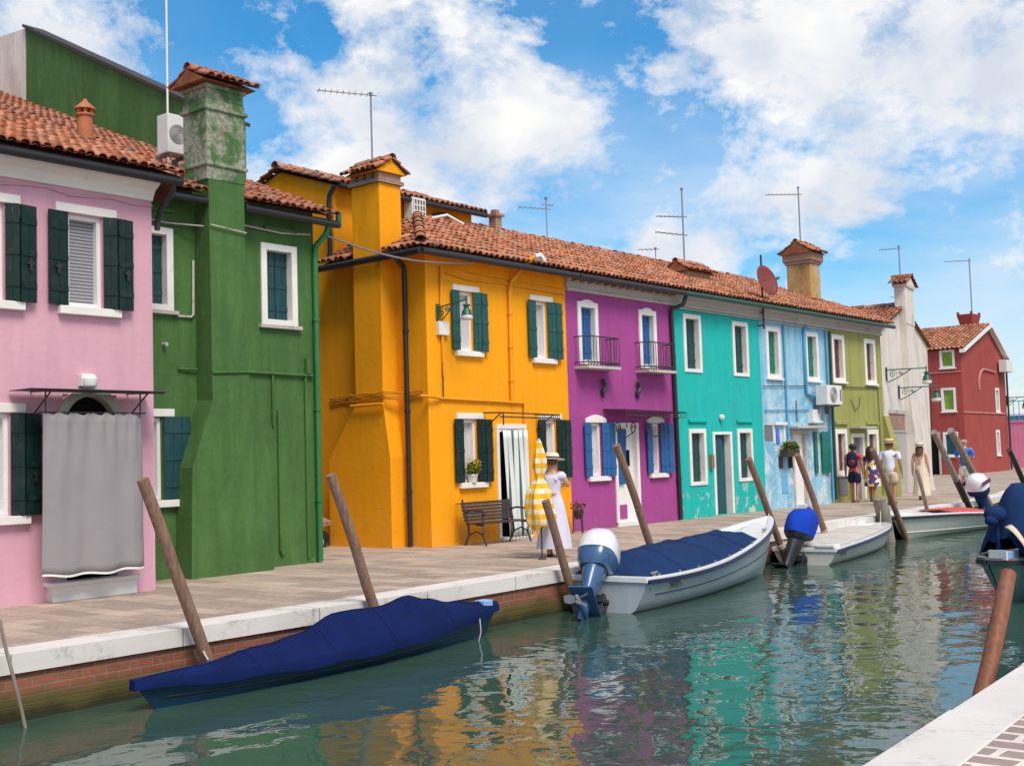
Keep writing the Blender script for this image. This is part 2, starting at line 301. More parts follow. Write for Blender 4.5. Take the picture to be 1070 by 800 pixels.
# ------------------------------------------------------------------ palette
M = dict(
 pink=plaster('pink_plaster', (.66, .36, .445), .06, .06, stain=(.62, .36, .38), stain_t=.68),
 green=plaster('green_plaster', (.068, .162, .042), .16, .2, peel=(.2, .25, .15), peel_t=.7, peel_scale=1.1, stain=(.05, .12, .035), stain_t=.58),
 green_stack=plaster('weathered_green_plaster', (.075, .17, .055), .2, .25, peel=(.36, .35, .29), peel_t=.42, peel_scale=3.0, soft=.12, stain=(.12, .12, .06)),
 yellow=plaster('yellow_plaster', (.92, .36, .003), .05, .06, stain=(.78, .28, .003), stain_t=.66),
 purple=plaster('magenta_plaster', (.365, .064, .265), .08, .08, stain=(.32, .06, .23), stain_t=.63),
 teal=plaster('turquoise_plaster', (.012, .45, .41), .07, .08, peel=(.6, .56, .46), peel_t=.56, peel_scale=3.2, peel_z=(.1, 1.1), stain=(.03, .37, .33), stain_t=.62),
 blue=plaster('pale_blue_plaster', (.30, .56, .72), .12, .2, peel=(.66, .72, .74), peel_t=.47, peel_scale=2.0, peel_z=(1.8, 4.4), soft=.1, stain=(.12, .40, .60), stain_t=.55),
 olive=plaster('olive_plaster', (.33, .33, .10), .1, .15, stain=(.27, .28, .09)),
 white=plaster('chalky_white_plaster', (.72, .66, .60), .08, .14, stain=(.5, .44, .38), stain_t=.56),
 red=plaster('brick_red_plaster', (.36, .065, .055), .1, .1, stain=(.27, .05, .045)),
 ochre=plaster('ochre_plaster', (.5, .3, .1), .15, .2, peel=(.45, .42, .38), peel_t=.52, peel_scale=2.5, soft=.1, stain=(.2, .14, .07), stain_t=.55),
 farpink=plaster('hot_pink_plaster', (.8, .25, .4)), farteal=plaster('far_teal_plaster', (.1, .42, .5)),
 tile=tile_mat('terracotta_tiles', (.43, .155, .085), .62), tile_fresh=tile_mat('bright_terracotta_tiles', (.51, .185, .095), .52),
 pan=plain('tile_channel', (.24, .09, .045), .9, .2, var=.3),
 stone=stone_mat('white_stone', (.75, .73, .70), t=.66), sill=stone_mat('painted_stone', (.80, .77, .73), t=.60, amt=.45),
 oldstone=stone_mat('weathered_stone', (.5, .47, .42), t=.52),
 cornice=stone_mat('grey_cornice', (.50, .46, .43), t=.56),
 cap=stone_mat('quay_edge_stone', (.73, .68, .635), t=.53, amt=.55, joint=.9),
 nearcap=stone_mat('near_edge_stone', (.70, .64, .595), dirt=(.36, .31, .27), t=.5, amt=.5),
 quaybrick=brick_mat('quay_brick', (.36, .12, .07), (.25, .085, .05), (.26, .19, .14), .25, .075, .009, 'XZ', algae=True, var=.45),
 oldbrick=brick_mat('exposed_brick', (.38, .2, .13), (.3, .16, .11), (.4, .36, .32), .25, .075, .01, 'XZ', var=.4),
 paving=brick_mat('trachyte_paving', (.57, .435, .34), (.32, .25, .205), (.26, .21, .175), .85, .30, .008, 'YX', soft=.06, bumps=.25, var=.36),
 cobble=brick_mat('grey_sett_paving', (.40, .30, .25), (.29, .22, .19), (.80, .70, .62), .34, .19, .028, 'YX', soft=.22, bumps=.6, var=.25),
 yellowcable=paint('ochre_cable', (.55, .22, .01), .6), shut_green=paint('dark_green_shutter', (.004, .022, .018), .5, spec=.25), shut_teal=paint('teal_green_shutter', (.008, .16, .12), .5),
 shut_deep=paint('deep_teal_shutter', (.006, .075, .068), .5), shut_petrol=paint('petrol_shutter', (.008, .055, .062), .5), shut_blue=paint('blue_shutter', (.012, .105, .30), .5), shut_dteal=paint('dark_teal_shutter', (.01, .08, .1), .5),
 shut_brown=paint('brown_shutter', (.12, .035, .02), .5), shut_lime=paint('lime_shutter', (.22, .36, .03), .5),
 whitepaint=paint('white_paint', (.78, .77, .75), .5, .05), metal_black=plain('black_metal', (.02, .02, .022), .45, .5),
 gutter=plain('dark_gutter', (.02, .02, .024), .4, .5), gutter_green=plain('green_gutter', (.015, .07, .055), .45, .5),
 iron=plain('wrought_iron', (.035, .03, .035), .5, .5), greenpipe=paint('green_downpipe', (.02, .17, .05), .45),
 yellowpipe=paint('yellow_painted_pipe', (.80, .32, .004), .5), bluepipe=paint('blue_painted_pipe', (.10, .35, .58), .5), redpipe=paint('red_painted_trim', (.5, .2, .18), .6),
 acwhite=plain('aircon_casing', (.72, .72, .70), .5, .4), acgrey=plain('aircon_fan_grille', (.16, .16, .17), .5, .4),
 glass=glass_mat(), dark=plain('dark_interior', (.012, .011, .011), .9, .1),
 lace=cloth_mat('net_curtain', (.55, .53, .52)), greycurtain=cloth_mat('grey_linen', (.29, .27, .28), .05, 260, -1),
 blind=stripes_mat('slatted_blind', (.34, .33, .36), (.12, .12, .14), .045, .6, 'Z'),
 doorstripe=stripes_mat('striped_door_curtain', (.72, .74, .72), (.08, .14, .13), .17, .74, 'X'),
 wood=paint('mooring_pole_wood', (.25, .145, .10), .8, .38, (26, 26, 2.2), .25, bumps=.8),
 wood_grey=paint('grey_weathered_wood', (.28, .235, .19), .8, .3, (10, 10, .8), .25, bumps=.6),
 wood_dark=paint('wet_dark_wood', (.05, .04, .03), .6, .25, (10, 10, .8), .3), wood_red=paint('red_brown_pole_wood', (.21, .075, .036), .6, .3, (22, 22, 1.5), .35, bumps=.6),
 bench=paint('bench_slats', (.04, .026, .019), .5, .25, (2, 20, 20)), aerial=plain('aerial_aluminium', (.3, .3, .32), .4, .5, .6), antwhite=plain('white_mast', (.75, .75, .76), .5),
 dish=plain('red_dish_paint', (.19, .035, .03), .55, .4), concrete=stone_mat('bare_concrete', (.42, .40, .37)),
 gel=plain('white_gelcoat', (.80, .80, .79), .22, .5, coat=.3, var=.03), gelgrey=plain('grey_blue_hull_paint', (.46, .52, .56), .3, .5, coat=.3, var=.08),
 gelcream=plain('cream_gelcoat', (.66, .64, .57), .3, .5, coat=.2, var=.06), navy=plain('navy_rubbing_strake', (.015, .02, .07), .4, .5),
 bluecover=cloth_mat('royal_blue_canvas', (.0012, .009, .068), .25, 240, 1), navycover=cloth_mat('navy_canvas', (.008, .030, .10), .15, 240, 1),
 brightcover=cloth_mat('bright_blue_cover', (.008, .05, .42), .12, 200, 1), bluehull=plain('blue_hull_paint', (.008, .040, .085), .3, .5, coat=.2, var=.2),
 beigecanvas=cloth_mat('beige_canvas', (.56, .52, .46), .06, 240, 1), cream=cloth_mat('cream_canvas', (.62, .5, .38), .15, 240, 1),
 motor_blue=plain('steel_blue_outboard', (.038, .10, .22), .3, .5, .0, .4, .15), motor_dark=plain('dark_outboard_parts', (.02, .022, .03), .4, .5),
 motor_white=plain('pale_outboard_hood', (.72, .72, .76), .25, .5, coat=.3), motor_steel=plain('propeller_steel', (.5, .5, .5), .3, .5, .8),
 redseat=cloth_mat('red_vinyl', (.62, .10, .09)), maroon=plain('maroon_stripe', (.12, .01, .03), .4), tealhull=plain('grey_green_hull_paint', (.13, .25, .23), .4, .5, coat=.2, var=.15),
 boxblue=plain('pale_blue_plastic', (.25, .45, .7), .4), rope=cloth_mat('pale_rope', (.55, .5, .42)),
 skin=plain('skin', (.60, .34, .24), .55, .35), skin_tan=plain('tanned_skin', (.38, .18, .11), .55, .35), hair_dark=plain('dark_hair', (.018, .012, .01), .6), hair_brown=plain('brown_hair', (.13, .06, .03), .6), hair_grey=plain('fair_hair', (.42, .28, .18), .6),
 lavender=cloth_mat('pale_lavender_cotton', (.66, .63, .76), .05), whitecot=cloth_mat('white_cotton', (.70, .70, .80), .05), beigecot=cloth_mat('beige_cotton', (.62, .50, .37), .06), creamdress=cloth_mat('cream_cotton', (.74, .62, .45), .08),
 redcot=cloth_mat('coral_red_cotton', (.58, .08, .09)), navycot=cloth_mat('navy_cotton', (.015, .018, .05)), bluecot=cloth_mat('bright_blue_cotton', (.02, .17, .68)), whiteshort=cloth_mat('white_shorts_cotton', (.75, .72, .68)),
 straw=cloth_mat('straw', (.62, .46, .25)), palestraw=cloth_mat('pale_straw', (.72, .63, .5)), band=plain('hat_band', (.03, .025, .02), .8), leather=plain('brown_leather', (.14, .06, .03), .6), floral=floral_mat('floral_print'),
 parasol=stripes_mat('yellow_white_stripe', (.85, .43, .01), (.80, .78, .70), .16, .5, 'Z', (.85, .50, .04), ('X', .15, .5), True),
 leaf=plain('leaf_green', (.06, .16, .02), .6, .3, var=.4), flower=plain('yellow_petals', (.8, .42, .02), .7, .2, var=.2), dryleaf=plain('dry_brown_leaf', (.16, .09, .04), .8, .2, var=.4), terracotta=plain('terracotta_pot', (.42, .15, .07), .8, .3, var=.2),
 lampgreen=plain('lamp_green_paint', (.012, .10, .07), .45, .5), opal=plain('opal_glass', (.75, .74, .7), .3, .5), binbag=plain('black_plastic_bag', (.015, .015, .017), .3, .5), card=paint('cardboard', (.4, .25, .16), .9), sack=cloth_mat('pale_sack', (.5, .45, .42)),
 sticker=plain('green_white_sticker', (.25, .5, .4), .4), ink=plain('dark_lettering', (.03, .035, .04), .5), blueposter=plain('blue_enamel_panel', (.06, .15, .6), .4, var=.3), bluepatch=plain('blue_painted_panel', (.13, .42, .68), .7),
)
# ------------------------------------------------------------------ facade helpers
class Fr:
    """facade frame: u along the wall, z up, o outward"""
    def __init__(s, P, U, Nn): s.P = Vector(P); s.U = Vector(U).normalized(); s.N = Vector(Nn).normalized()
    def p(s, u, z, o=0): return s.P + s.U * u + s.N * o + Vector((0, 0, z))
    def box(s, mb, u0, u1, z0, z1, o0, o1, mi=0):
        return mb.obox(s.p((u0 + u1) / 2, (z0 + z1) / 2, (o0 + o1) / 2), s.U * (u1 - u0) / 2, s.N * (o1 - o0) / 2, Vector((0, 0, (z1 - z0) / 2)), mi)
    def prism(s, mb, uz, o0, o1, mi=0):
        return mb.prism([s.p(u, z, o0) for u, z in uz], s.N * (o1 - o0), mi)
def front(Yf): return Fr((0, Yf, 0), (1, 0, 0), (0, -1, 0))

def wall_sheet(mb, fr, u0, u1, z0, z1, holes, depth=.2, mi=0):
    us = sorted({u0, u1, *[h[0] for h in holes], *[h[1] for h in holes]}); zs = sorted({z0, z1, *[h[2] for h in holes], *[h[3] for h in holes]})
    us = [u for u in us if u0 <= u <= u1]; zs = [z for z in zs if z0 <= z <= z1]
    for i in range(len(us) - 1):
        for j in range(len(zs) - 1):
            uc = (us[i] + us[i + 1]) / 2; zc = (zs[j] + zs[j + 1]) / 2
            if any(h[0] < uc < h[1] and h[2] < zc < h[3] for h in holes): continue
            mb.add([fr.p(us[i], zs[j]), fr.p(us[i + 1], zs[j]), fr.p(us[i + 1], zs[j + 1]), fr.p(us[i], zs[j + 1])], [(0, 1, 2, 3)], mi)
    for a, b, c, d in [h[:4] for h in holes]:
        q = [(a, c), (b, c), (b, d), (a, d)]
        for k in range(4):
            (ua, za), (ub, zb) = q[k], q[(k + 1) % 4]
            mb.add([fr.p(ua, za), fr.p(ub, zb), fr.p(ub, zb, -depth), fr.p(ua, za, -depth)], [(0, 1, 2, 3)], mi)

def shutter_leaf(parent, fr, u0, z0, z1, w, mat, o=.035, ang=0., name='shutter', hook=False):
    """a board shutter hinged at u0, running w along the wall (negative w runs back), opened off the wall by ang"""
    d = fr.U * math.cos(ang) * (1 if w > 0 else -1) + fr.N * math.sin(ang); n = (fr.N * math.cos(ang) - fr.U * math.sin(ang) * (1 if w > 0 else -1))
    a = fr.p(u0, 0, o); W = abs(w); mb = MB(); nb = max(2, int(round(W / .13)))
    for k in range(nb):
        s0 = W * k / nb + .003; s1 = W * (k + 1) / nb - .003
        mb.obox(a + d * (s0 + s1) / 2 + Vector((0, 0, (z0 + z1) / 2)), d * (s1 - s0) / 2, n * .015, Vector((0, 0, (z1 - z0) / 2)))
    for zz in (z0 + (z1 - z0) * .17, z0 + (z1 - z0) * .5, z0 + (z1 - z0) * .83):
        mb.obox(a + d * W / 2 + n * .019 + Vector((0, 0, zz)), d * (W / 2 - .006), n * .008, Vector((0, 0, .035)))
    s = obj(name, mb, mat, parent)
    if hook:
        hb = MB(); hb.obox(a + d * W * .55 + n * .034 + Vector((0, 0, z0 + (z1 - z0) * .38)), d * .02, n * .008, Vector((0, 0, .07))); hb.obox(a + d * W * .55 + n * .034 + Vector((0, 0, z0 + (z1 - z0) * .40)), d * .05, n * .007, Vector((0, 0, .014)))
        # hook is a piece of the shutter mesh's own hardware
        h = obj('shutter_latch', hb, M['metal_black'], parent)
    return s

def open_window(house, fr, u0, u1, z0, z1, shut, lw=.28, rw=.42, pane='glass', lintel=True, sill=True, left=True, right=True, arch=False, hook=False, rsplit=True, over=.08, latch_parent=None):
    """window with folded-back shutters, flat stone lintel and sill"""
    mb = MB(); t = .055
    fr.box(mb, u0, u0 + t, z0, z1, -.16, -.035); fr.box(mb, u1 - t, u1, z0, z1, -.16, -.035)
    fr.box(mb, u0 + t, u1 - t, z1 - t, z1, -.16, -.035); fr.box(mb, u0 + t, u1 - t, z0, z0 + t, -.16, -.035)
    w = obj('window', mb, M['whitepaint'], house)
    pb = MB(); fr.box(pb, u0 + t, u1 - t, z0 + t, z1 - t, -.135, -.12); obj('pane', pb, M[pane] if isinstance(pane, str) else pane, w)
    if lintel:
        lb = MB(); x0 = u0 - over * 2; x1 = u1 + over * 2.6
        if arch:
            pts = [(x0, z1 + .015), (x1, z1 + .015), (x1, z1 + .10)] + [(x1 + (x0 - x1) * k / 8, z1 + .10 + .09 * math.sin(PI * k / 8)) for k in range(1, 8)] + [(x0, z1 + .10)]
            fr.prism(lb, pts, -.02, .035)
        else: fr.box(lb, x0, x1, z1 + .015, z1 + .13, -.02, .035)
        obj('lintel', lb, M['sill'], w, bevel=.008)
    if sill:
        sb = MB(); fr.box(sb, u0 - over * 1.7, u1 + over * 3, z0 - .11, z0 - .005, -.14, .09); obj('sill', sb, M['sill'], w, bevel=.008)
    if left: shutter_leaf(w, fr, u0 - .005, z0 + .005, z1 + .01, -lw, M[shut], .04, .10, hook=hook)
    if right:
        if rsplit:
            a1 = R(28); w1 = rw * .42
            shutter_leaf(w, fr, u1 + .005, z0 + .005, z1 + .01, w1, M[shut], .03, a1)
            shutter_leaf(w, fr, u1 + .012 + w1 * math.cos(a1), z0 - .005, z1 + .005, rw * .58, M[shut], .03 + w1 * math.sin(a1), -R(10), hook=hook)
        else: shutter_leaf(w, fr, u1 + .005, z0 + .005, z1 + .01, rw, M[shut], .05, .06, hook=hook)
    return w

def closed_window(house, fr, u0, u1, z0, z1, shut, fw=.12, depth=.14, name='window', sillmat='sill', arch=0, jamb=None, sill=True, two=True, proud=.03):
    """stone surround (outer size given) with closed shutters set back in it"""
    mb = MB()
    fr.box(mb, u0 - .004, u0 + fw, z0, z1, -.19, proud); fr.box(mb, u1 - fw, u1 + .004, z0, z1, -.19, proud)
    if arch:
        pts = [(u0 + fw, z1 - fw), (u1 - fw, z1 - fw), (u1 - fw, z1)] + [(u1 - fw + (u0 - u1 + 2 * fw) * k / 8, z1 + arch * math.sin(PI * k / 8)) for k in range(1, 8)] + [(u0 + fw, z1)]
        fr.prism(mb, pts, -.19, proud + .002)
    else: fr.box(mb, u0 + fw, u1 - fw, z1 - fw, z1, -.19, proud)
    fr.box(mb, u0 + fw, u1 - fw, z0, z0 + fw * .8, -.19, proud)
    w = obj(name, mb, M['sill'], house, bevel=.006)
    if sill:
        sb = MB(); fr.box(sb, u0 - .06, u1 + .06, z0 - .06, z0 - .002, -.05, .08); obj('sill', sb, M[sillmat], w, bevel=.006)
    um = (u0 + u1) / 2; g = .006
    if two:
        for a, b in ((u0 + fw + .003, um - g), (um + g, u1 - fw - .003)):
            shutter_leaf(w, fr, a, z0 + fw * .8 + .003, z1 - fw - .003, b - a, M[shut], -depth, 0)
    else: shutter_leaf(w, fr, u0 + fw + .003, z0 + fw * .8 + .003, z1 - fw - .003, u1 - u0 - 2 * fw - .006, M[shut], -depth, 0)
    bb = MB(); fr.box(bb, u0 + fw, u1 - fw, z0 + fw * .8, z1 - fw, -.187, -.18); obj('pane', bb, M['dark'], w)
    return w

# ------------------------------------------------------------------ barrel tile roofs
def tiles(mb, P, U, V, u0, u1, v0, v1, sp=.165, row=.30, r=.066, fac=None, cover_seg=5):
    """cover tiles (material 0) over pan channels (material 1) on the plane P + uU + vV"""
    P = Vector(P); U = Vector(U).normalized(); V = Vector(V).normalized(); Nn = U.cross(V).normalized()
    if Nn.z < 0: Nn = -Nn
    nu = max(1, int(round((u1 - u0) / sp))); sp = (u1 - u0) / nu
    for i in range(nu):
        u = u0 + sp * (i + .5); a, b = (v0, v1)
        if fac: a, b = fac(u)
        if b - a < .08: continue
        nv = max(1, int(math.ceil((b - a) / row))); ju = random.uniform(-.008, .008)
        for j in range(nv):
            va = a + j * row - random.uniform(0, .05) - (.03 if j == 0 else 0); vb = min(a + (j + 1) * row + .04, b)
            if vb - va < .05: continue
            dx = ju + random.uniform(-.010, .010); dz = random.uniform(-.006, .008); tw = random.uniform(-.02, .02)
            ra = r * random.uniform(.98, 1.08); rb = r * .82; rings = []
            for (vv, rr, h) in ((va, ra, .035), (vb, rb, .005)):
                rings.append([P + U * (u + dx + tw * (vv - va) + rr * math.cos(PI * k / cover_seg)) + V * vv + Nn * (h + dz + .022 + rr * .88 * math.sin(PI * k / cover_seg)) for k in range(cover_seg + 1)])
            lip = [p - Nn * .022 for p in rings[0]]
            o = len(mb.v); n = cover_seg + 1
            mb.v += [tuple(p) for p in rings[0] + rings[1] + lip]
            for k in range(cover_seg):
                mb.f.append([o + k, o + k + 1, o + n + k + 1, o + n + k]); mb.mi.append(0); mb.sm.append(True)
                mb.f.append([o + k, o + k + 1, o + 2 * n + k + 1, o + 2 * n + k]); mb.mi.append(0); mb.sm.append(False)
    for i in range(nu + 1):
        u = u0 + sp * i; a, b = (v0, v1)
        if fac: a, b = fac(min(max(u, u0 + .01), u1 - .01))
        if b - a < .05: continue
        nv = max(1, int(math.ceil((b - a) / row)))
        for j in range(nv):
            va = a + j * row - (.05 if j == 0 else 0); vb = min(a + (j + 1) * row, b)
            rr = sp * .5; o = len(mb.v)
            for vv, h in ((va, .03), (vb, .004)):
                mb.v += [tuple(P + U * min(max(u + rr * c, u0), u1) + V * vv + Nn * (h + .03 * abs(c) ** 2)) for c in (-1, -.5, 0, .5, 1)]
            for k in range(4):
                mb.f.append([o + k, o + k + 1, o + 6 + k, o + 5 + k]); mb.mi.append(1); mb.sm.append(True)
def ridge_tiles(mb, a, b, r=.11, step=.36, mi=0):
    a = Vector(a); b = Vector(b); d = b - a; n = max(1, int(d.length / step)); d /= n
    s = d.cross(Vector((0, 0, 1))).normalized(); up = s.cross(d).normalized()
    for i in range(n):
        p = a + d * i; q = a + d * (i + 1.12); ra = r * random.uniform(.98, 1.1)
        dz = random.uniform(-.01, .01); o = len(mb.v); k6 = 6
        for c, rr in ((p, ra), (q, r * .86)):
            mb.v += [tuple(c + s * rr * math.cos(PI * k / k6) + up * (rr * math.sin(PI * k / k6) + dz)) for k in range(k6 + 1)]
        for k in range(k6):
            mb.f.append([o + k, o + k + 1, o + 8 + k, o + 7 + k]); mb.mi.append(mi); mb.sm.append(True)
def gutter(house, a, b, mat, r=.065):
    mb = MB(); mb.tube([a, b], r, 10); obj('gutter', mb, M[mat], house)
def pipe(house, pts, r, mat, name='downpipe', n=8, clips=True):
    mb = MB(); mb.tube(pts, r, n)
    if clips:
        a = Vector(pts[-2] if len(pts) > 2 else pts[0]); b = Vector(pts[-1])
        for k in (.2, .5, .8): c = a.lerp(b, k); d = (b - a).normalized() * .02; mb.tube([c - d, c + d], r * 1.3, n)
    return obj(name, mb, M[mat], house)
def antenna(house, base, h, arms, r=.016, mat='aerial', name='antenna'):
    """mast with yagi arms: (height, length, direction angle, rise, elements)"""
    mb = MB(); b = Vector(base); mb.tube([b, b + Vector((0, 0, h))], r, 6)
    for (z, ln, ang, rise, ne) in arms:
        d = Vector((math.cos(ang), math.sin(ang), rise)); s = Vector((-math.sin(ang), math.cos(ang), 0)); c = b + Vector((0, 0, z))
        mb.tube([c - d * .12, c + d * ln], r * .75, 5)
        for k in range(ne):
            q = c + d * (ln * (k + .6) / ne); mb.tube([q - s * .14, q + s * .14], .006, 4)
    mb.box(b.x - .03, b.x + .03, b.y - .03, b.y + .03, b.z + h - .06, b.z + h)
    return obj(name, mb, M[mat], house)
def gable_cap(parent, x0, x1, y0, y1, z0, rise, axis, tilemat='tile', over=.12, name='chimney_cap', fill=None):
    """little tiled gable roof; axis 'X': ridge along X"""
    mb = MB()
    if axis == 'X':
        ym = (y0 + y1) / 2; hw = (y1 - y0) / 2 + over; L_ = math.hypot(hw, rise)
        for sgn in (-1, 1):
            e = Vector((x0 - over, ym + sgn * hw, z0)); V = Vector((0, -sgn * hw, rise))
            tiles(mb, e, (1, 0, 0), V, 0, x1 - x0 + 2 * over, 0, L_, .15, .26, .062)
        mb.prism([(x0 - over, ym - hw, z0 - .02), (x0 - over, ym + hw, z0 - .02), (x0 - over, ym, z0 + rise)], (x1 - x0 + 2 * over, 0, 0), 1)
        ridge_tiles(mb, (x0 - over, ym, z0 + rise + .02), (x1 + over, ym, z0 + rise + .02), .09, .3)
    else:
        xm = (x0 + x1) / 2; hw = (x1 - x0) / 2 + over; L_ = math.hypot(hw, rise)
        for sgn in (-1, 1):
            e = Vector((xm + sgn * hw, y0 - over, z0)); V = Vector((-sgn * hw, 0, rise))
            tiles(mb, e, (0, 1, 0), V, 0, y1 - y0 + 2 * over, 0, L_, .15, .26, .062)
        mb.prism([(xm - hw, y0 - over * .5, z0 - .02), (xm + hw, y0 - over * .5, z0 - .02), (xm, y0 - over * .5, z0 + rise)], (0, y1 - y0 + over, 0), 2 if fill else 1)
        ridge_tiles(mb, (xm, y0 - over, z0 + rise + .02), (xm, y1 + over, z0 + rise + .02), .09, .3)
    mats = [M[tilemat], M['pan']] + ([fill] if fill else [])
    return obj(name, mb, mats, parent)

# ------------------------------------------------------------------ ground, quay, water
WZ = -.6
QL = [(-30, 10.4), (9.5, 10.42), (13.6, 10.58), (18, 10.9), (22.5, 11.4), (28.3, 11.55), (36, 11.85), (40, 12.5), (44.2, 13.35), (60, 17.2), (90, 23.5), (400, 88)]
CAPW = .42
def offs(pl, d):
    out = []
    for i, p in enumerate(pl):
        a = Vector(pl[max(i - 1, 0)]); b = Vector(pl[min(i + 1, len(pl) - 1)]); t = (b - a).normalized()
        out.append((p[0] - t.y * d, p[1] + t.x * d))
    return out
QI = offs(QL, CAPW)
mb = MB()
n = len(QI); top = [(x, y, 0) for x, y in QI]; far = [(x, 420, 0) for x, y in QI]
for i in range(n - 1): mb.add([top[i], top[i + 1], far[i + 1], far[i]], [(0, 1, 2, 3)])
struct('pavement', mb, M['paving'])
mb = MB()
ov = offs(QL, -.04)
for i in range(n - 1):
    a, b, c, d = ov[i], ov[i + 1], QI[i + 1], QI[i]
    lo = -.17; hi = .004
    vs = [(a[0], a[1], lo), (b[0], b[1], lo), (c[0], c[1], lo), (d[0], d[1], lo), (a[0], a[1], hi), (b[0], b[1], hi), (c[0], c[1], hi), (d[0], d[1], hi)]
    mb.add(vs, [(0, 1, 5, 4), (4, 5, 6, 7), (0, 3, 2, 1)])
struct('quay_edge', mb, M['cap'])
mb = MB()
for i in range(n - 1):
    a, b = QL[i], QL[i + 1]; mb.add([(a[0], a[1], -1.6), (b[0], b[1], -1.6), (b[0], b[1], -.168), (a[0], a[1], -.168)], [(0, 1, 2, 3)])
struct('quay_wall', mb, M['quaybrick'])
# the bank on this side
NY = 2.64
def skew(mb): mb.v = [(x, y + .066 * (x - 5.93), z) for x, y, z in mb.v]; return mb
mb = MB(); mb.add([(-30, -60, 0), (60, -60, 0), (60, NY - .42, 0), (-30, NY - .42, 0)], [(0, 1, 2, 3)])
struct('near_pavement', skew(mb), M['cobble'])
mb = MB()
for k in range(-8, 20):
    x0 = k * 1.75 + .4; mb.box(x0 + .003, x0 + 1.747, NY - .42, NY + random.uniform(-.008, .008), -.2, .006 + random.uniform(-.003, .004))
o = struct('near_quay_edge', skew(mb), M['nearcap']); bv = o.modifiers.new('bevel', 'BEVEL'); bv.width = .012; bv.segments = 2
mb = MB(); mb.add([(-30, NY - .03, -1.6), (60, NY - .03, -1.6), (60, NY - .03, -.19), (-30, NY - .03, -.19)], [(0, 1, 2, 3)])
struct('near_quay_wall', skew(mb), M['quaybrick'])

# water: a gently rippled mesh with a fine bump on top
def water_material():
    m, nt, b = new_mat('canal_water')
    b.inputs['Base Color'].default_value = (.038, .080, .058, 1)
    b.inputs['Roughness'].default_value = .015; b.inputs['IOR'].default_value = 1.33; b.inputs['Specular IOR Level'].default_value = .7
    v = coords(nt, (1, 1, 1)); n1 = noise(nt, v, 1.25, 2, .45, .25); n2 = noise(nt, v, 3.6, 2, .5, .4)
    h = math_(nt, 'ADD', math_(nt, 'MULTIPLY', n1, 1.), math_(nt, 'ADD', math_(nt, 'MULTIPLY', n2, .17), math_(nt, 'MULTIPLY', noise(nt, v, 9.5, 2, .5, .2), .03)))
    bump(nt, b, h, .5, .06)
    return m
M['water'] = water_material()
mb = MB(); mb.add([(-600, -60, WZ), (900, -60, WZ), (900, 600, WZ), (-600, 600, WZ)], [(0, 1, 2, 3)])
struct('canal_water', mb, M['water'])
# ------------------------------------------------------------------ houses
def shell(house, fr, u0, u1, z1, holes, mat, back, extra=None, name='wall', left=True, right=True):
    """front sheet with reveals, plain sides and back (back = depth behind the front)"""
    mb = MB(); wall_sheet(mb, fr, u0, u1, -.05, z1, holes)
    q = lambda u, z, d: fr.p(u, z, -d)
    mb.add([q(u0, -.05, 0), q(u0, z1, 0), q(u0, z1, back), q(u0, -.05, back)], [(0, 1, 2, 3)])
    mb.add([q(u1, -.05, 0), q(u1, z1, 0), q(u1, z1, back), q(u1, -.05, back)], [(0, 1, 2, 3)])
    mb.add([q(u0, -.05, back), q(u1, -.05, back), q(u1, z1, back), q(u0, z1, back)], [(0, 1, 2, 3)])
    # dark lining behind the openings
    mb.add([q(u0 + .02, 0, .24), q(u1 - .02, 0, .24), q(u1 - .02, z1 - .05, .24), q(u0 + .02, z1 - .05, .24)], [(0, 1, 2, 3)], 1)
    if extra: extra(mb)
    return obj(name, mb, [mat, M['dark']], house)
def sheet_under(mb, P, U, V, u0, u1, v0, v1, mi=1, d=.02):
    P = Vector(P); U = Vector(U).normalized(); V = Vector(V).normalized(); Nn = U.cross(V).normalized()
    if Nn.z < 0: Nn = -Nn
    mb.add([P + U * u0 + V * v0 - Nn * d, P + U * u1 + V * v0 - Nn * d, P + U * u1 + V * v1 - Nn * d, P + U * u0 + V * v1 - Nn * d], [(0, 1, 2, 3)], mi)

# ================= pink house
pk = thing('pink_house', 'pink two-storey house with white cornice and an arched doorway behind a grey curtain', 'house', (6, 14.1, 0))
f = front(14.1)
XA, XB = 2.0, 9.36
def arch_spandrel(mb):
    cx, r, zt = 8.415, .385, 2.6; zc = zt - r
    for sg in (-1, 1):
        pts = [(cx + sg * r, zt)] + [(cx + sg * r * math.cos(PI / 2 * k / 8), zc + r * math.sin(PI / 2 * k / 8)) for k in range(9)]
        mb.add([f.p(u, z, -.03) for u, z in pts], [list(range(len(pts)))])
shell(pk, f, XA, XB, 5.56, [(8.10, 8.60, 3.73, 4.93), (6.75, 7.26, 3.73, 4.93), (6.8, 7.32, 1.10, 2.34), (8.03, 8.80, .22, 2.6), (4.2, 4.7, 3.73, 4.93)], M['pink'], 6.5, arch_spandrel)
open_window(pk, f, 8.10, 8.60, 3.73, 4.93, 'shut_green', .28, .43, 'blind', hook=True)
open_window(pk, f, 6.75, 7.26, 3.73, 4.93, 'shut_green', .28, .40, 'blind', hook=True)
open_window(pk, f, 6.8, 7.32, 1.10, 2.34, 'shut_green', .28, .39, 'lace', hook=True)
open_window(pk, f, 4.2, 4.7, 3.73, 4.93, 'shut_green', .28, .43, 'blind')
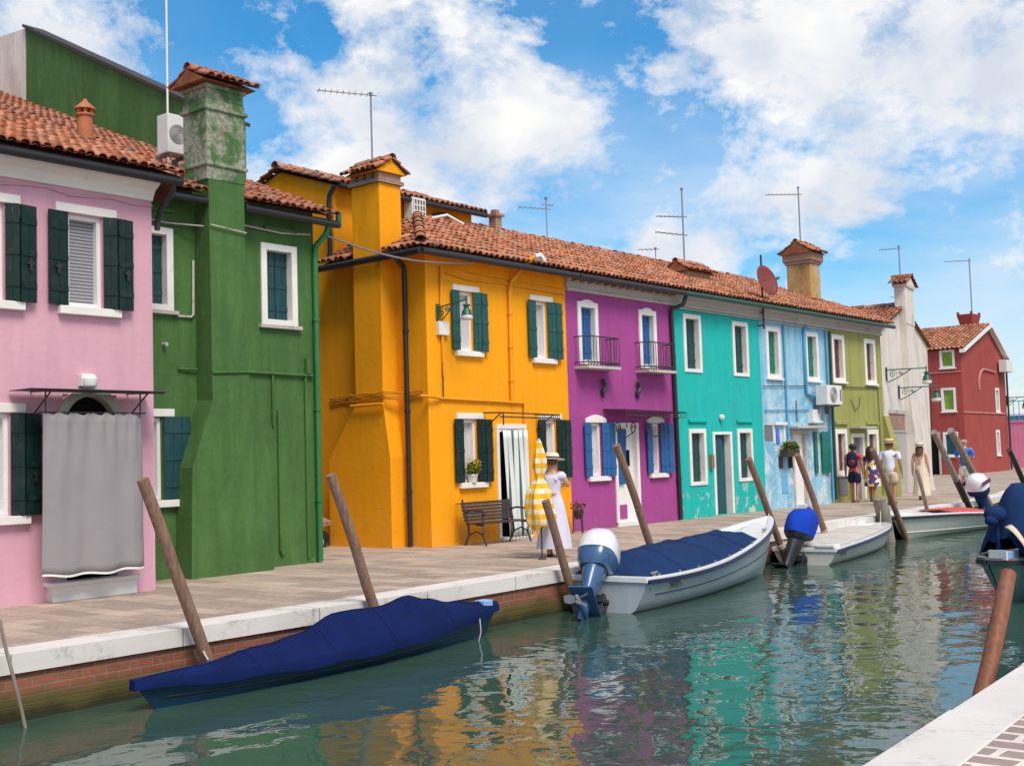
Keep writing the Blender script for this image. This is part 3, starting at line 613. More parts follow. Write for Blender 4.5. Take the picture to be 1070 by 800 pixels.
# door with arch surround and steps
mb = MB(); cx, r0, r1, zc = 8.415, .36, .485, 2.215
pts = [(cx + r1 * math.cos(PI * k / 16), zc + r1 * math.sin(PI * k / 16)) for k in range(17)] + [(cx - r0 * math.cos(PI * k / 16), zc + r0 * math.sin(PI * k / 16)) for k in range(17)]
for k in range(16):
    q = [(cx + r * math.cos(PI * j / 16), zc + r * math.sin(PI * j / 16)) for r, j in ((r0, k), (r1, k), (r1, k + 1), (r0, k + 1))]
    f.prism(mb, q, -.12, .03)
for sg in (-1, 1): f.box(mb, cx + (sg * r1 if sg < 0 else r0), cx + (-r0 if sg < 0 else r1), .22, zc, -.12, .03)
dr = obj('door', mb, M['oldstone'], pk)
mb = MB(); f.box(mb, cx - .36, cx + .36, .24, 2.55, -.19, -.17); obj('door_panel', mb, M['dark'], dr)
mb = MB(); f.box(mb, 7.80, 8.98, 0, .19, -.02, .16); f.box(mb, 7.76, 9.02, .19, .245, -.02, .21); obj('doorstep', mb, M['stone'], pk, bevel=.01)
# cornice, gutter, cable
mb = MB(); prof = [(5.27, .0), (5.27, .035), (5.31, .05), (5.40, .10), (5.46, .20), (5.50, .24), (5.555, .26), (5.555, 0)]
mb.prism([f.p(XA, z, o) for z, o in prof], (XB + .0 - XA, 0, 0)); obj('cornice', mb, M['sill'], pk)
gutter(pk, (XA, 13.77, 5.53), (9.62, 13.77, 5.53), 'gutter', .07)
mb = MB(); mb.tube([(XA + (XB - XA) * k / 24, 14.08, 5.2 + .025 * math.sin(k * 2.1) + .01 * math.sin(k * 5)) for k in range(25)], .013, 6); obj('cable', mb, M['pink'], pk)
pipe(pk, [(9.50, 13.77, 5.50), (9.50, 13.80, 5.38), (9.50, 14.10, 5.16), (9.49, 14.16, 5.0), (9.49, 14.16, 4.9)], .04, 'gutter', 'gutter_outlet', clips=False)
# roof
t = math.tan(R(20.6)); e0 = Vector((0, 13.72, 5.60)); V = Vector((0, 1, t)).normalized(); Lr = 13.3 / V.y
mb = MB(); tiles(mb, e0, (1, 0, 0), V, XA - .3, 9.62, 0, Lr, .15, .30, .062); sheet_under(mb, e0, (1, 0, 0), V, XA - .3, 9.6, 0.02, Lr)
mb.add([(9.6, 13.8, 5.58), (9.6, 27, 10.5), (9.6, 27, 9.9), (9.6, 14.2, 5.3)], [(0, 1, 2, 3)], 1)
rf = obj('roof', mb, [M['tile_fresh'], M['pan']], pk)
# terracotta flue
mb = MB(); fx, fy = 9.86, 16.6; fz = 6.58
mb.lathe((fx, fy, fz), [(.125, 0), (.115, .50)], 12); mb.lathe((fx, fy, fz), [(.14, .50), (.14, .53)], 12)
for k in range(6): a = k * PI / 3; mb.box(fx + .10 * math.cos(a) - .022, fx + .10 * math.cos(a) + .022, fy + .10 * math.sin(a) - .022, fy + .10 * math.sin(a) + .022, fz + .53, fz + .60)
mb.lathe((fx, fy, fz), [(.165, .60), (.155, .63), (.05, .72), (.02, .77)], 12); obj('chimney_pot', mb, M['terracotta'], pk)
# canopy frame over the door
mb = MB()
for a, b in (((7.38, 13.55, 2.60), (9.16, 13.55, 2.60)), ((7.6, 14.1, 2.62), (7.6, 13.55, 2.60)), ((8.95, 14.1, 2.62), (8.95, 13.55, 2.60)), ((7.6, 14.08, 2.3), (7.6, 13.62, 2.59)), ((8.95, 14.08, 2.3), (8.95, 13.62, 2.59)), ((7.6, 13.74, 2.61), (7.6, 13.74, 2.34)), ((8.92, 13.74, 2.61), (8.92, 13.74, 2.34)), ((7.5, 13.74, 2.345), (9.0, 13.74, 2.345))): mb.tube([a, b], .011, 6)
mb.box(7.3, 9.22, 13.52, 14.06, 2.617, 2.625); obj('canopy_frame', mb, M['iron'], pk)
mb = MB(); mb.box(8.24, 8.44, 14.0, 14.1, 2.70, 2.86); mb.lathe((8.34, 13.98, 2.70), [(.06, -.02), (.09, .0), (.1, .1), (.05, .15)], 10); obj('door_lamp', mb, M['acwhite'], pk, bevel=.01)
# the curtain hangs on the canopy rail: a thing of its own
mb = MB(); rings = []; nu = 64
for j in range(19):
    tt = j / 18; z = 2.33 - tt * 1.98; row = []
    for k in range(nu + 1):
        s = k / nu; w = 1.40 + .04 * tt; x = 8.26 - w / 2 + w * s
        top = max(0, 1 - tt * 3.0); g1 = s * 2 * PI * 7.3 + 1.3 * math.sin(s * 8)
        y = 13.72 + .020 * top * math.sin(g1) + (.010 + .012 * tt) * math.sin(s * 2 * PI * 3.1 + 1.1 * math.sin(s * 5 + .6) + .35 * tt) + .008 * math.sin(s * 31 + 2.2 * tt) * (.4 + .6 * math.sin(s * 6)) + .006 * math.sin(tt * 9 + s * 14) * tt - .04 * tt * math.sin(PI * s) + .07 * max(0, s - .86) / .14
        zz = z + (.018 * math.sin(s * 2 * PI * 7.3 + 1.3 * math.sin(s * 8)) if j == 0 else 0) - (.018 * math.sin(PI * s) - .012 * math.sin(s * 17 + 1)) * tt ** 4
        row.append(Vector((x, y, zz)))
    rings.append(row)
mb.loft(rings, False, False)
cu = obj('door_curtain', mb, M['greycurtain']); so = cu.modifiers.new('thick', 'SOLIDIFY'); so.thickness = .008
tag(cu, 'grey linen curtain hanging in front of the pink house doorway', 'curtain')
mb = MB(); mb.loft([[p + Vector((0, -.013, dz)) for p in rings[-1]] for dz in (-.006, .022)], False, False)
obj('hem', mb, M['whitepaint'], cu)

# ================= green house
gn = thing('green_house', 'dark green house with a broad chimney breast and a tall peeling chimney stack', 'house', (11.3, 15.2, 0))
f = front(15.2); XA, XB = 9.37, 13.2
shell(gn, f, XA, XB, 5.82, [(9.75, 10.44, 3.95, 5.19), (12.09, 12.82, 3.87, 5.19), (9.8, 10.22, 1.16, 2.36)], M['green'], 9)
closed_window(gn, f, 9.75, 10.44, 3.95, 5.19, 'shut_petrol', .11, .12, sillmat='oldstone')
closed_window(gn, f, 12.09, 12.82, 3.87, 5.19, 'shut_petrol', .11, .12, sillmat='oldstone')
w = open_window(gn, f, 9.8, 10.22, 1.16, 2.36, 'shut_petrol', .2, .44, 'lace', left=False, rsplit=False)
for u0, u1, z in ((10.02, 10.44, 5.42), (12.15, 12.8, 5.40)):
    mb = MB(); f.box(mb, u0, u1, z, z + .055, -.01, .07); obj('drip_ledge', mb, M['green'], gn, bevel=.008)
# chimney breast, flared below
YF = 14.8
bx0, bx1 = 10.84, 11.50
mb = MB()
ringz = [(-.02, 10.43, 11.93, YF), (1.45, 10.46, 12.02, YF), (1.62, 10.47, 11.98, YF), (2.62, 10.84, 11.52, YF), (4.4, bx0, bx1, YF + .02), (6.0, bx0, bx1 , YF + .03)]
rs = [[Vector((a, 15.25, z)), Vector((a, y, z)), Vector((b, y, z)), Vector((b, 15.25, z))] for z, a, b, y in ringz]
mb.loft(rs, True, True, 0, False)
br = obj('chimney_breast', mb, M['green'], gn)
mb = MB(); sx0, sx1, sy0, sy1 = bx0 - .03, bx1 + .03, YF + .02, 15.42
mb.box(sx0, sx1, sy0, sy1, 5.95, 7.2)
mb.box(sx0 - .03, sx1 + .03, sy0 - .03, sy1 + .03, 6.16, 6.22); mb.box(sx0 - .035, sx1 + .035, sy0 - .035, sy1 + .035, 7.02, 7.09)
mb.box(sx0 + .01, sx1 - .01, sy0 + .01, sy1 - .01, 7.2, 7.42); mb.box(sx0 - .02, sx1 + .02, sy0 - .02, sy1 + .02, 7.36, 7.43)
st = obj('chimney', mb, M['green_stack'], gn, bevel=.015)
gable_cap(st, sx0, sx1, sy0, sy1, 7.46, .2, 'X', 'tile', .13, fill=None)
# party wall rising beyond the roofs
mb = MB()
pw = [(17.4, 5.0), (17.4, 7.80), (24.61, 11.39), (24.61, 5.0)]
mb.prism([(13.2, y, z) for y, z in pw], (.35, 0, 0))
obj('party_wall', mb, M['green'], gn)
mb = MB(); mb.prism([(13.19, 24.612, 6), (13.19, 24.612, 11.40), (13.19, 29, 11.75), (13.19, 29, 6)], (.35, 0, 0)); obj('party_wall', mb, M['white'], gn)
mb = MB(); mb.prism([(13.12, 17.35, 7.79), (13.12, 24.62, 11.41), (13.12, 24.62, 11.48), (13.12, 17.35, 7.86)], (.5, 0, 0)); obj('wall_coping', mb, M['wood_dark'], gn)
# roof
t = math.tan(R(22)); e0 = Vector((0, 14.80, 5.72)); V = Vector((0, 1, t)).normalized(); Lr = 12.2 / V.y
mb = MB()
tiles(mb, e0, (1, 0, 0), V, 9.62, bx0 - .06, 0, Lr, .15, .30, .062)
tiles(mb, e0, (1, 0, 0), V, bx0 - .06, bx1 + .06, .75, Lr, .15, .30, .062)
tiles(mb, e0, (1, 0, 0), V, bx1 + .06, 13.38, 0, Lr, .15, .30, .062, fac=lambda u: (0, 3.0 if u > 13.17 else Lr))
sheet_under(mb, e0, (1, 0, 0), V, 9.62, bx0 - .04, 0.02, Lr); sheet_under(mb, e0, (1, 0, 0), V, bx1 + .04, 13.38, 0.02, 3.0); sheet_under(mb, e0, (1, 0, 0), V, bx0 - .04, 13.19, .7, Lr)
obj('roof', mb, [M['tile'], M['pan']], gn)
gutter(gn, (9.62, 14.86, 5.62), (bx0 - .02, 14.86, 5.62), 'gutter', .065); gutter(gn, (bx1 + .02, 14.86, 5.62), (13.46, 14.86, 5.60), 'gutter', .065)
mb = MB(); mb.box(13.44, 13.52, 14.84, 14.90, 5.55, 5.82); obj('gutter_end', mb, M['lampgreen'], gn)
pipe(gn, [(13.27, 14.88, 5.56), (13.26, 14.95, 5.42), (13.20, 15.13, 5.25), (13.18, 15.14, 5.0), (13.17, 15.14, .02)], .05, 'greenpipe')
for pts, r, mt, nm in (([(10.5, 15.18, 3.88), (10.74, 15.17, 3.88), (10.78, 15.17, 3.93), (10.79, 15.17, 4.75)], .02, 'oldstone', 'conduit'),
                       ([(10.5, 15.17, 3.09), (10.82, 15.15, 3.09)], .018, 'green', 'conduit'), ([(11.53, 15.16, 3.09), (13.1, 15.16, 3.07)], .025, 'green', 'conduit'),
                       ([(10.84, 14.79, 3.02), (11.5, 14.79, 3.05)], .018, 'green', 'conduit'),
                       ([(12.27, 15.17, 3.05), (12.27, 15.17, 2.25)], .022, 'green', 'conduit'), ([(12.38, 15.17, 2.5), (12.38, 15.17, .25)], .026, 'green', 'conduit'), ([(12.95, 15.17, 3.05), (12.95, 15.17, .1)], .022, 'green', 'conduit'),
                       ([(9.5, 15.16, 5.32), (10.3, 15.15, 5.26), (10.84, 14.97, 5.25)], .012, 'oldstone', 'cable'), ([(10.84, 14.79, 5.25), (11.5, 14.79, 5.2)], .012, 'oldstone', 'cable'), ([(11.5, 15.15, 5.42), (12.5, 15.16, 5.38), (13.1, 15.16, 5.43)], .016, 'oldstone', 'cable')):
    pipe(gn, pts, r, mt, nm, clips=False)
for q in ((12.37, 12.44, .2, .5, .01, .06), (12.95, 13.04, 3.1, 3.35, .0, .07)): mb = MB(); f.box(mb, *q); obj('junction_box', mb, M['green'], gn)
mb = MB(); mb.tube([f.p(10.26, 3.44, 0), f.p(10.26, 3.44, .1)], .03, 8); obj('wall_vent', mb, M['oldstone'], gn)
# air conditioner and mast on the roof beside the stack
def aircon(parent, c, w, h, d, fr=None, lattice=False):
    """unit with front facing -Y; c = front lower left"""
    x, y, z = c; mb = MB(); mb.box(x, x + w, y, y + d, z, z + h)
    a = obj('air_conditioner', mb, M['acwhite'], parent, bevel=.012)
    g = MB(); cxx = x + w * .42; czz = z + h / 2; rr = min(w * .36, h * .42)
    if lattice:
        g.box(x + .04, x + w - .04, y - .006, y - .001, z + .04, z + h - .04, 0)
        for k in range(5): zz = z + .04 + (h - .08) * k / 4; g.box(x + .03, x + w - .03, y - .02, y - .0065, zz - .012, zz + .012, 1)
        for k in range(5): xx = x + .04 + (w - .08) * k / 4; g.box(xx - .012, xx + .012, y - .024, y - .0205, z + .03, z + h - .03, 1)
    else:
        g.lathe((0, 0, 0), [(rr, 0), (rr, .004)], 20); g.v = [(cxx + p[0], y - .002 - p[2], czz + p[1]) for p in g.v]
        for k in range(7):
            r2 = rr * (k + 1) / 7.2; pp = [(cxx + r2 * math.cos(2 * PI * q / 20), y - .01, czz + r2 * math.sin(2 * PI * q / 20)) for q in range(21)]; g.tube(pp, .004, 4, mi=1)
        g.box(x + w * .84, x + w * .95, y - .004, y - .001, z + h * .2, z + h * .8, 0)
    obj('fan_grille', g, [M['acgrey'], M['acwhite']], a)
    for xx in (x + w * .15, x + w * .85):
        b = MB(); b.box(xx - .02, xx + .02, y + .02, y + d + .12, z - .05, z - .003); b.box(xx - .02, xx + .02, y + d - .02, y + d + .12, z - .25, z - .05)
        obj('bracket', b, M['acgrey'], a)
    return a
aircon(gn, (11.14, 16.3, 6.70), .44, .64, .3)
antenna(gn, (11.62, 17.0, 6.6), 3.3, [(.75, .0, 0, 0, 0)], .019, 'antwhite')

# ================= yellow house (corner house with a side wall on the alley)
yw = thing('yellow_house', 'bright yellow corner house with a broad chimney and green shutters', 'house', (18.4, 15.5, 0))
f = front(15.5); XA, XB = 16.2, 20.55
holes = [(17.12, 17.38, 3.72, 4.86), (19.47, 19.86, 3.72, 4.86)]
shell(yw, f, XA, XB, 5.66, [(17.10, 17.50, 3.72, 4.87), (19.47, 19.87, 3.68, 4.87), (17.12, 17.52, 1.17, 2.38), (18.18, 19.0, .03, 2.22), (19.68, 20.06, 1.17, 2.38)], M['yellow'], 2.49)
open_window(yw, f, 17.10, 17.50, 3.72, 4.87, 'shut_deep', .24, .40, 'lace'); open_window(yw, f, 19.47, 19.87, 3.68, 4.87, 'shut_deep', .28, .46, 'lace')
open_window(yw, f, 17.12, 17.52, 1.17, 2.38, 'shut_green', .27, .42, 'lace'); open_window(yw, f, 19.68, 20.06, 1.17, 2.38, 'shut_green', .27, .46, 'lace')
mb = MB(); t = .07
for a in ((18.12, 18.20), (18.98, 19.06)): f.box(mb, a[0], a[1], .03, 2.2, -.15, .03)
f.box(mb, 18.12, 19.06, 2.2, 2.30, -.15, .035); f.box(mb, 18.12, 19.06, .0, .05, -.15, .12)
dr = obj('door', mb, M['sill'], yw, bevel=.006)
mb = MB(); f.box(mb, 18.2, 18.98, .05, 2.2, -.17, -.15); obj('door_panel', mb, M['dark'], dr)
mb = MB(); f.prism(mb, [(18.2, 2.2)] + [(18.59 - .39 * math.cos(PI * k / 8), 2.12 + .06 * math.sin(PI * k / 8)) for k in range(9)] + [(18.98, 2.2)], -.1, .02); obj('door_head', mb, M['sill'], dr)
# awning rail
mb = MB()
for a, b in (((17.66, 14.98, 2.50), (19.55, 14.98, 2.47)), ((17.75, 15.5, 2.52), (17.75, 14.98, 2.50)), ((19.4, 15.5, 2.50), (19.4, 14.98, 2.47)), ((17.75, 15.48, 2.2), (17.75, 15.05, 2.49)), ((19.4, 15.48, 2.2), (19.4, 15.05, 2.46)), ((17.75, 14.98, 2.50), (17.75, 14.98, 2.26)), ((17.66, 14.98, 2.42), (19.55, 14.98, 2.39))): mb.tube([a, b], .014, 6)
for k in range(9):
    cx = 18.95 + k * .07; mb.tube([(cx + .032 * math.cos(2 * PI * q / 8), 14.98, 2.43 + .035 * math.sin(2 * PI * q / 8)) for q in range(9)], .006, 4)
obj('canopy_frame', mb, M['iron'], yw)
# alley chimney breast and stack
mb = MB()
ringz = [(-.02, 16.14, 17.87), (1.69, 16.14, 17.84), (2.74, 16.30, 17.04), (5.5, 16.28, 17.04), (6.85, 16.27, 17.03)]
rs = [[Vector((16.25, a, z)), Vector((15.8, a, z)), Vector((15.8, b, z)), Vector((16.25, b, z))] for z, a, b in ringz[:4]]
mb.loft(rs, True, True, 0, False); obj('chimney_breast', mb, M['yellow'], yw)
mb = MB(); mb.box(15.8, 16.38, 16.27, 17.04, 5.502, 6.95); ch = obj('chimney', mb, M['yellow'], yw, bevel=.012)
mb = MB(); mb.box(15.75, 16.43, 16.22, 17.09, 6.952, 7.02)
for k in range(4):
    y = 16.27 + k * .22; mb.box(15.79, 16.39, y, y + .11, 7.02, 7.17)
mb.box(15.85, 16.33, 16.3, 17.0, 7.02, 7.17); obj('chimney_vent', mb, M['oldbrick'], ch)
gable_cap(ch, 15.8, 16.38, 16.27, 17.04, 7.18, .24, 'Y', 'tile_fresh', .11, fill=M['yellow'])
# roof: front slope and alley slope, hipped at the corner
t = math.tan(R(26)); z0 = 5.56; V = Vector((0, 1, t)).normalized()
mb = MB(); Lr = 2.85 / V.y
tiles(mb, (0, 15.16, z0), (1, 0, 0), V, 15.76, XB, 0, Lr, .165, .30, .066, fac=lambda u: (0, min(Lr, max(0, (u - 15.76)) / V.y)))
V2 = Vector((1, 0, t)).normalized()
tiles(mb, (15.76, 0, z0), (0, 1, 0), V2, 15.16, 18.0, 0, Lr, .165, .30, .066, fac=lambda u: ((.12 if 16.2 < u < 17.1 else 0) , (min(Lr, max(0, (u - 15.16)) / V2.x) if not 16.2 < u < 17.1 else .1)))
tiles(mb, (15.76, 0, z0), (0, 1, 0), V2, 16.25, 17.06, .72, Lr, .165, .30, .066, fac=lambda u: (.72, min(Lr, max(0, (u - 15.16)) / V2.x)))
hip = [(15.76, 15.16, z0), (18.6, 18.0, z0 + 2.84 * t)]
mb.add([(15.78, 15.18, z0 - .03), (XB, 15.18, z0 - .03), (XB, 18.0, z0 + 2.84 * t - .03), (18.6, 18.0, z0 + 2.84 * t - .03)], [(0, 1, 2, 3)], 1)
mb.add([(15.78, 15.18, z0 - .03), (18.6, 18.0, z0 + 2.84 * t - .03), (15.78, 18.0, z0 - .03)], [(0, 1, 2)], 1)
ridge_tiles(mb, (15.74, 15.14, z0 + .07), (18.6, 18.0, z0 + 2.84 * t + .07), .11, .33)
obj('roof', mb, [M['tile_fresh'], M['pan']], yw)
mb = MB(); mb.add([(15.80, 15.2, 5.50), (XB, 15.2, 5.50), (XB, 15.5, 5.52), (16.2, 15.5, 5.52)], [(0, 1, 2, 3)]); mb.add([(15.80, 15.2, 5.50), (16.2, 15.5, 5.52), (16.2, 18, 5.52), (15.8, 18, 5.5)], [(0, 1, 2, 3)]); obj('soffit', mb, M['yellow'], yw)
gutter(yw, (15.72, 15.12, 5.47), (XB, 15.12, 5.47), 'gutter', .07); gutter(yw, (15.70, 15.12, 5.47), (15.70, 18.05, 5.46), 'gutter', .07)
pipe(yw, [(15.8, 15.9, 5.46), (16.12, 15.98, 5.3), (16.13, 15.98, 5.1), (16.13, 15.99, .02)], .05, 'gutter')
# taller rear wing
mb = MB(); gx = 16.2
mb.prism([(gx, 18.0, 0), (gx, 18.0, 7.25), (gx, 19.65, 7.80), (gx, 21.4, 7.25), (gx, 21.4, 0)], (4.2, 0, 0)); obj('rear_wing', mb, M['yellow'], yw)
mb = MB(); tr = .33; V = Vector((0, 1, tr)).normalized(); V3 = Vector((0, -1, tr)).normalized()
tiles(mb, (0, 17.75, 7.22), (1, 0, 0), V, gx - .12, 20.62, 0, 1.95 / V.y, .165, .30, .066); tiles(mb, (0, 21.6, 7.22), (1, 0, 0), V3, gx - .12, 20.62, 0, 1.95 / V.y, .165, .30, .066)
sheet_under(mb, (0, 17.75, 7.22), (1, 0, 0), V, gx - .1, 20.6, 0.02, 1.95 / V.y); ridge_tiles(mb, (gx - .14, 19.68, 7.9), (20.64, 19.68, 7.9))
obj('rear_roof', mb, [M['tile'], M['pan']], yw)
gutter(yw, (gx - .1, 17.72, 7.18), (20.6, 17.72, 7.18), 'gutter', .06)
pipe(yw, [(16.0, 17.74, 7.16), (15.98, 17.88, 6.98), (15.98, 17.9, 6.8), (15.98, 17.9, 5.5)], .05, 'gutter')
aircon(yw, (18.12, 17.66, 6.66), .42, .58, .26, lattice=True)
pipe(yw, [(18.9, 17.9, 6.75), (19.0, 17.86, 7.0), (19.3, 17.86, 7.06), (19.9, 17.9, 6.98)], .035, 'gutter', 'conduit', clips=False)
pipe(yw, [(18.35, 17.3, 6.75), (18.6, 17.1, 6.82), (19.0, 17.0, 6.66)], .03, 'antwhite', 'conduit', clips=False)
# pipes and cables
pipe(yw, [(19.1, 15.02, 5.72), (18.96, 15.08, 5.68), (18.88, 15.3, 5.5), (18.66, 15.44, 5.2), (18.62, 15.45, 5.0), (18.60, 15.46, 2.72)], .045, 'yellowpipe')
mb = MB(); mb.tube([(19.22, 15.0, 5.62), (19.12, 15.02, 5.74), (18.98, 15.05, 5.70)], .055, 8); obj('pipe_elbow', mb, M['antwhite'], yw)
for pts, r, mt in (([(16.75, 15.46, 5.2), (17.4, 15.46, 5.12), (18.4, 15.46, 5.15), (20.5, 15.46, 5.1)], .02, 'yellowpipe'), ([(16.62, 15.46, 5.35), (17.6, 15.46, 5.26), (20.5, 15.46, 5.22)], .012, 'yellowpipe'),
                   ([(16.6, 15.46, 5.3), (16.58, 15.46, 4.6), (16.6, 15.46, 3.2)], .028, 'yellowpipe'), ([(16.5, 15.46, 2.78), (18.6, 15.46, 2.74), (18.98, 15.46, 2.73), (18.98, 15.46, 2.35)], .025, 'yellowpipe'),
                   ([(16.58, 15.46, 3.9), (16.58, 15.46, 2.8)], .012, 'iron')):
    pipe(yw, pts, r, mt, 'conduit', clips=False)
for k in range(4):
    pts = []
    for j in range(25):
        y = 15.6 + 2.6 * j / 24; x = 15.775 if 16.1 < y < 17.3 else 16.17
        pts.append((x, y, 2.92 - .04 * k + .012 * math.sin(j * 1.3 + k * 2) + .006 * math.sin(j * 3.1 + k)))
    pipe(yw, pts, .014, 'yellowcable', 'cable', n=5, clips=False)
pipe(yw, [(15.72, 16.2, 2.70), (15.72, 17.1, 2.70)], .03, 'yellowpipe', 'conduit', clips=False)
pipe(yw, [(15.9, 15.42, 2.82), (16.25, 15.4, 2.80), (16.5, 15.45, 2.78)], .028, 'yellowpipe', 'conduit', clips=False)
mb = MB(); f.box(mb, 16.46, 16.74, 3.98, 4.24, 0, .09); obj('meter_box', mb, M['acwhite'], yw, bevel=.01)
mb = MB()
for a in ((16.85, 16.87, .1, .78), (17.2, 17.22, .1, .78), (16.85, 17.22, .78, .80)): f.box(mb, *a, -.005, .02)
f.box(mb, 16.87, 17.2, .1, .78, -.005, .008); obj('wall_hatch', mb, M['yellowpipe'], yw)
antenna(yw, (16.1, 16.75, 7.3), 1.55, [(1.5, 1.05, R(142), .06, 9)], .018)
mb = MB(); mb.box(20.9, 21.1, 17.7, 17.9, 6.6, 7.25); mb.box(20.86, 21.14, 17.66, 17.94, 7.25, 7.32); mb.tube([(21.05, 17.8, 7.32), (21.05, 17.8, 7.5)], .05, 8)

# ================= the terrace beyond: purple, turquoise, pale blue, olive
RT = math.tan(R(26)); RV = Vector((0, 1, RT)).normalized(); RL = 2.74 / RV.y
def terrace_roof(h, x0, x1, fac=None, mat='tile_fresh', ridge=True):
    mb = MB(); tiles(mb, (0, 15.16, 5.56), (1, 0, 0), RV, x0, x1, 0, RL, .165, .30, .066, fac=fac)
    if not fac:
        sheet_under(mb, (0, 15.16, 5.56), (1, 0, 0), RV, x0, x1, .02, RL)
        mb.add([(x0, 17.9, 6.87), (x1, 17.9, 6.87), (x1, 20.8, 5.5), (x0, 20.8, 5.5)], [(0, 1, 2, 3)], 1)
        ridge_tiles(mb, (x0, 17.9, 6.90), (x1, 17.9, 6.90), .11)
    mb.add([(x0, 15.2, 5.50), (x1, 15.2, 5.50), (x1, 15.5, 5.52), (x0, 15.5, 5.52)], [(0, 1, 2, 3)], 1)
    return obj('roof', mb, [M[mat], M['pan']], h)
def cornice(h, x0, x1, mat='cornice', dent=False):
    f = front(15.5); mb = MB()
    prof = [(5.20, 0), (5.20, .06), (5.25, .085), (5.28, .05), (5.40, .07), (5.50, .20), (5.515, .20), (5.515, 0)]
    mb.prism([f.p(x0, z, o) for z, o in prof], (x1 - x0, 0, 0)); c = obj('cornice', mb, M[mat], h)
    if dent:
        for k in range(int((x1 - x0) / .3)):
            d = MB(); x = x0 + .1 + k * .3; f.box(d, x, x + .11, 5.395, 5.495, .10, .27); obj('rafter_end', d, M['oldbrick'], h)
# ---- purple
pu = thing('purple_house', 'magenta purple house with two small iron balconies and blue shutters', 'house', (22.7, 15.5, 0))
f = front(15.5); XA, XB = 20.554, 24.86
shell(pu, f, XA, XB, 5.6, [(20.97, 21.72, 3.62, 5.0), (23.37, 24.1, 3.62, 5.0), (21.29, 21.70, 1.16, 2.32), (23.72, 24.08, 1.16, 2.32), (22.2, 23.2, .03, 2.33)], M['purple'], 5.3)
for a, b in ((20.97, 21.72), (23.37, 24.1)):
    closed_window(pu, f, a, b, 3.62, 5.0, 'shut_blue', .12, .12, name='balcony_door', arch=.06, sill=False)
for x0, x1 in ((20.83, 22.02), (23.20, 24.35)):
    mb = MB(); y0 = 15.5; y1 = 15.14; zb, zt = 3.56, 4.2
    for z in (zt, zb + .08):
        mb.tube([(x0, y0, z), (x0, y1, z), (x1, y1, z), (x1, y0, z)], .014, 6)
    nb = 11
    for k in range(nb + 1): x = x0 + (x1 - x0) * k / nb; mb.tube([(x, y1, zb), (x, y1, zt)], .008, 5)
    for x in (x0, x1):
        for k in (1, 2): y = y0 + (y1 - y0) * k / 3; mb.tube([(x, y, zb), (x, y, zt)], .008, 5)
    for k in range(nb): x = x0 + (x1 - x0) * (k + .5) / nb; mb.tube([(x - .035, y1, zb + .02), (x, y1, zb + .075), (x + .035, y1, zb + .02)], .007, 4)
    bal = obj('balcony', mb, M['iron'], pu)
    s = MB(); s.box(x0 - .02, x1 + .02, y1 - .02, 15.5, zb - .06, zb); obj('balcony_slab', s, M['oldstone'], bal)
open_window(pu, f, 21.29, 21.70, 1.16, 2.32, 'shut_blue', .27, .46, 'lace', arch=True); open_window(pu, f, 23.72, 24.08, 1.16, 2.32, 'shut_blue', .25, .50, 'lace', arch=True)
mb = MB()
for a in ((22.2, 22.3), (23.08, 23.18)): f.box(mb, a[0], a[1], .03, 2.3, -.15, .03)
f.box(mb, 22.2, 23.18, 2.24, 2.34, -.15, .034); f.box(mb, 22.2, 23.18, .0, .1, -.15, .06)
dr = obj('door', mb, M['sill'], pu, bevel=.006)
mb = MB(); f.box(mb, 22.3, 23.08, .1, 2.24, -.13, -.09); obj('door_panel', mb, M['whitepaint'], dr)
mb = MB(); f.box(mb, 22.34, 22.75, .16, .48, -.089, -.075); obj('pet_flap', mb, M['purple'], dr)
mb = MB(); f.box(mb, 22.66, 22.92, 1.35, 1.72, -.089, -.08); obj('pane', mb, M['dark'], dr)
mb = MB(); rings = [[f.p(22.33 + .40 * k / 12 * (1 - .25 * j / 6), 2.2 - j * .21, -.04 + .025 * math.sin(k * 1.7)) for k in range(13)] for j in range(7)]; mb.loft(rings, False); cu = obj('cloth_screen', mb, M['shut_blue'], dr)
mb = MB()
for z in (2.60,): mb.tube([(21.85, 15.5, 2.63), (21.85, 14.9, 2.60), (24.35, 14.9, 2.56), (24.6, 15.5, 2.58)], .013, 6); mb.tube([(21.85, 14.9, 2.48), (24.35, 14.9, 2.44)], .01, 6)
mb.tube([(21.85, 14.9, 2.6), (21.85, 14.9, 2.2)], .012, 6)
for k in range(17): x = 21.95 + k * .145; mb.tube([(x, 14.9, 2.47), (x + .07, 14.9, 2.58), (x + .14, 14.9, 2.47)], .006, 4)
for cx in (22.25, 23.45):
    for s in (-1, 1):
        mb.tube([(cx + s * .3 + s * .12 * math.cos(q * .5) * (1 - q / 30), 15.2, 2.2 + .14 * math.sin(q * .5) * (1 - q / 30)) for q in range(20)], .012, 5)
    mb.tube([(cx - .28, 15.2, 2.1), (cx, 15.2, 2.0), (cx + .28, 15.2, 2.1)], .014, 5)
mb.add([(21.8, 14.88, 2.61), (24.4, 14.88, 2.57), (24.6, 15.48, 2.62), (21.8, 15.48, 2.66)], [(0, 1, 2, 3)])
obj('canopy_frame', mb, M['iron'], pu)
for x in (21.8, 23.18):
    mb = MB(); mb.tube([f.p(x + .05 * math.sin(q * .9), 3.25 - q * .05, .06 + .01 * q * (q < 4)) for q in range(8)], [.03, .05, .035, .05, .055, .045, .03, .02], 7); mb.sphere(f.p(x - .03, 3.27, .08), .05, 8, 6); obj('wall_ornament', mb, M['iron'], pu)
cornice(pu, XA, XB, 'cornice', True); terrace_roof(pu, XA, XB)
gutter(pu, (XA, 15.1, 5.47), (XB, 15.1, 5.47), 'gutter', .065)
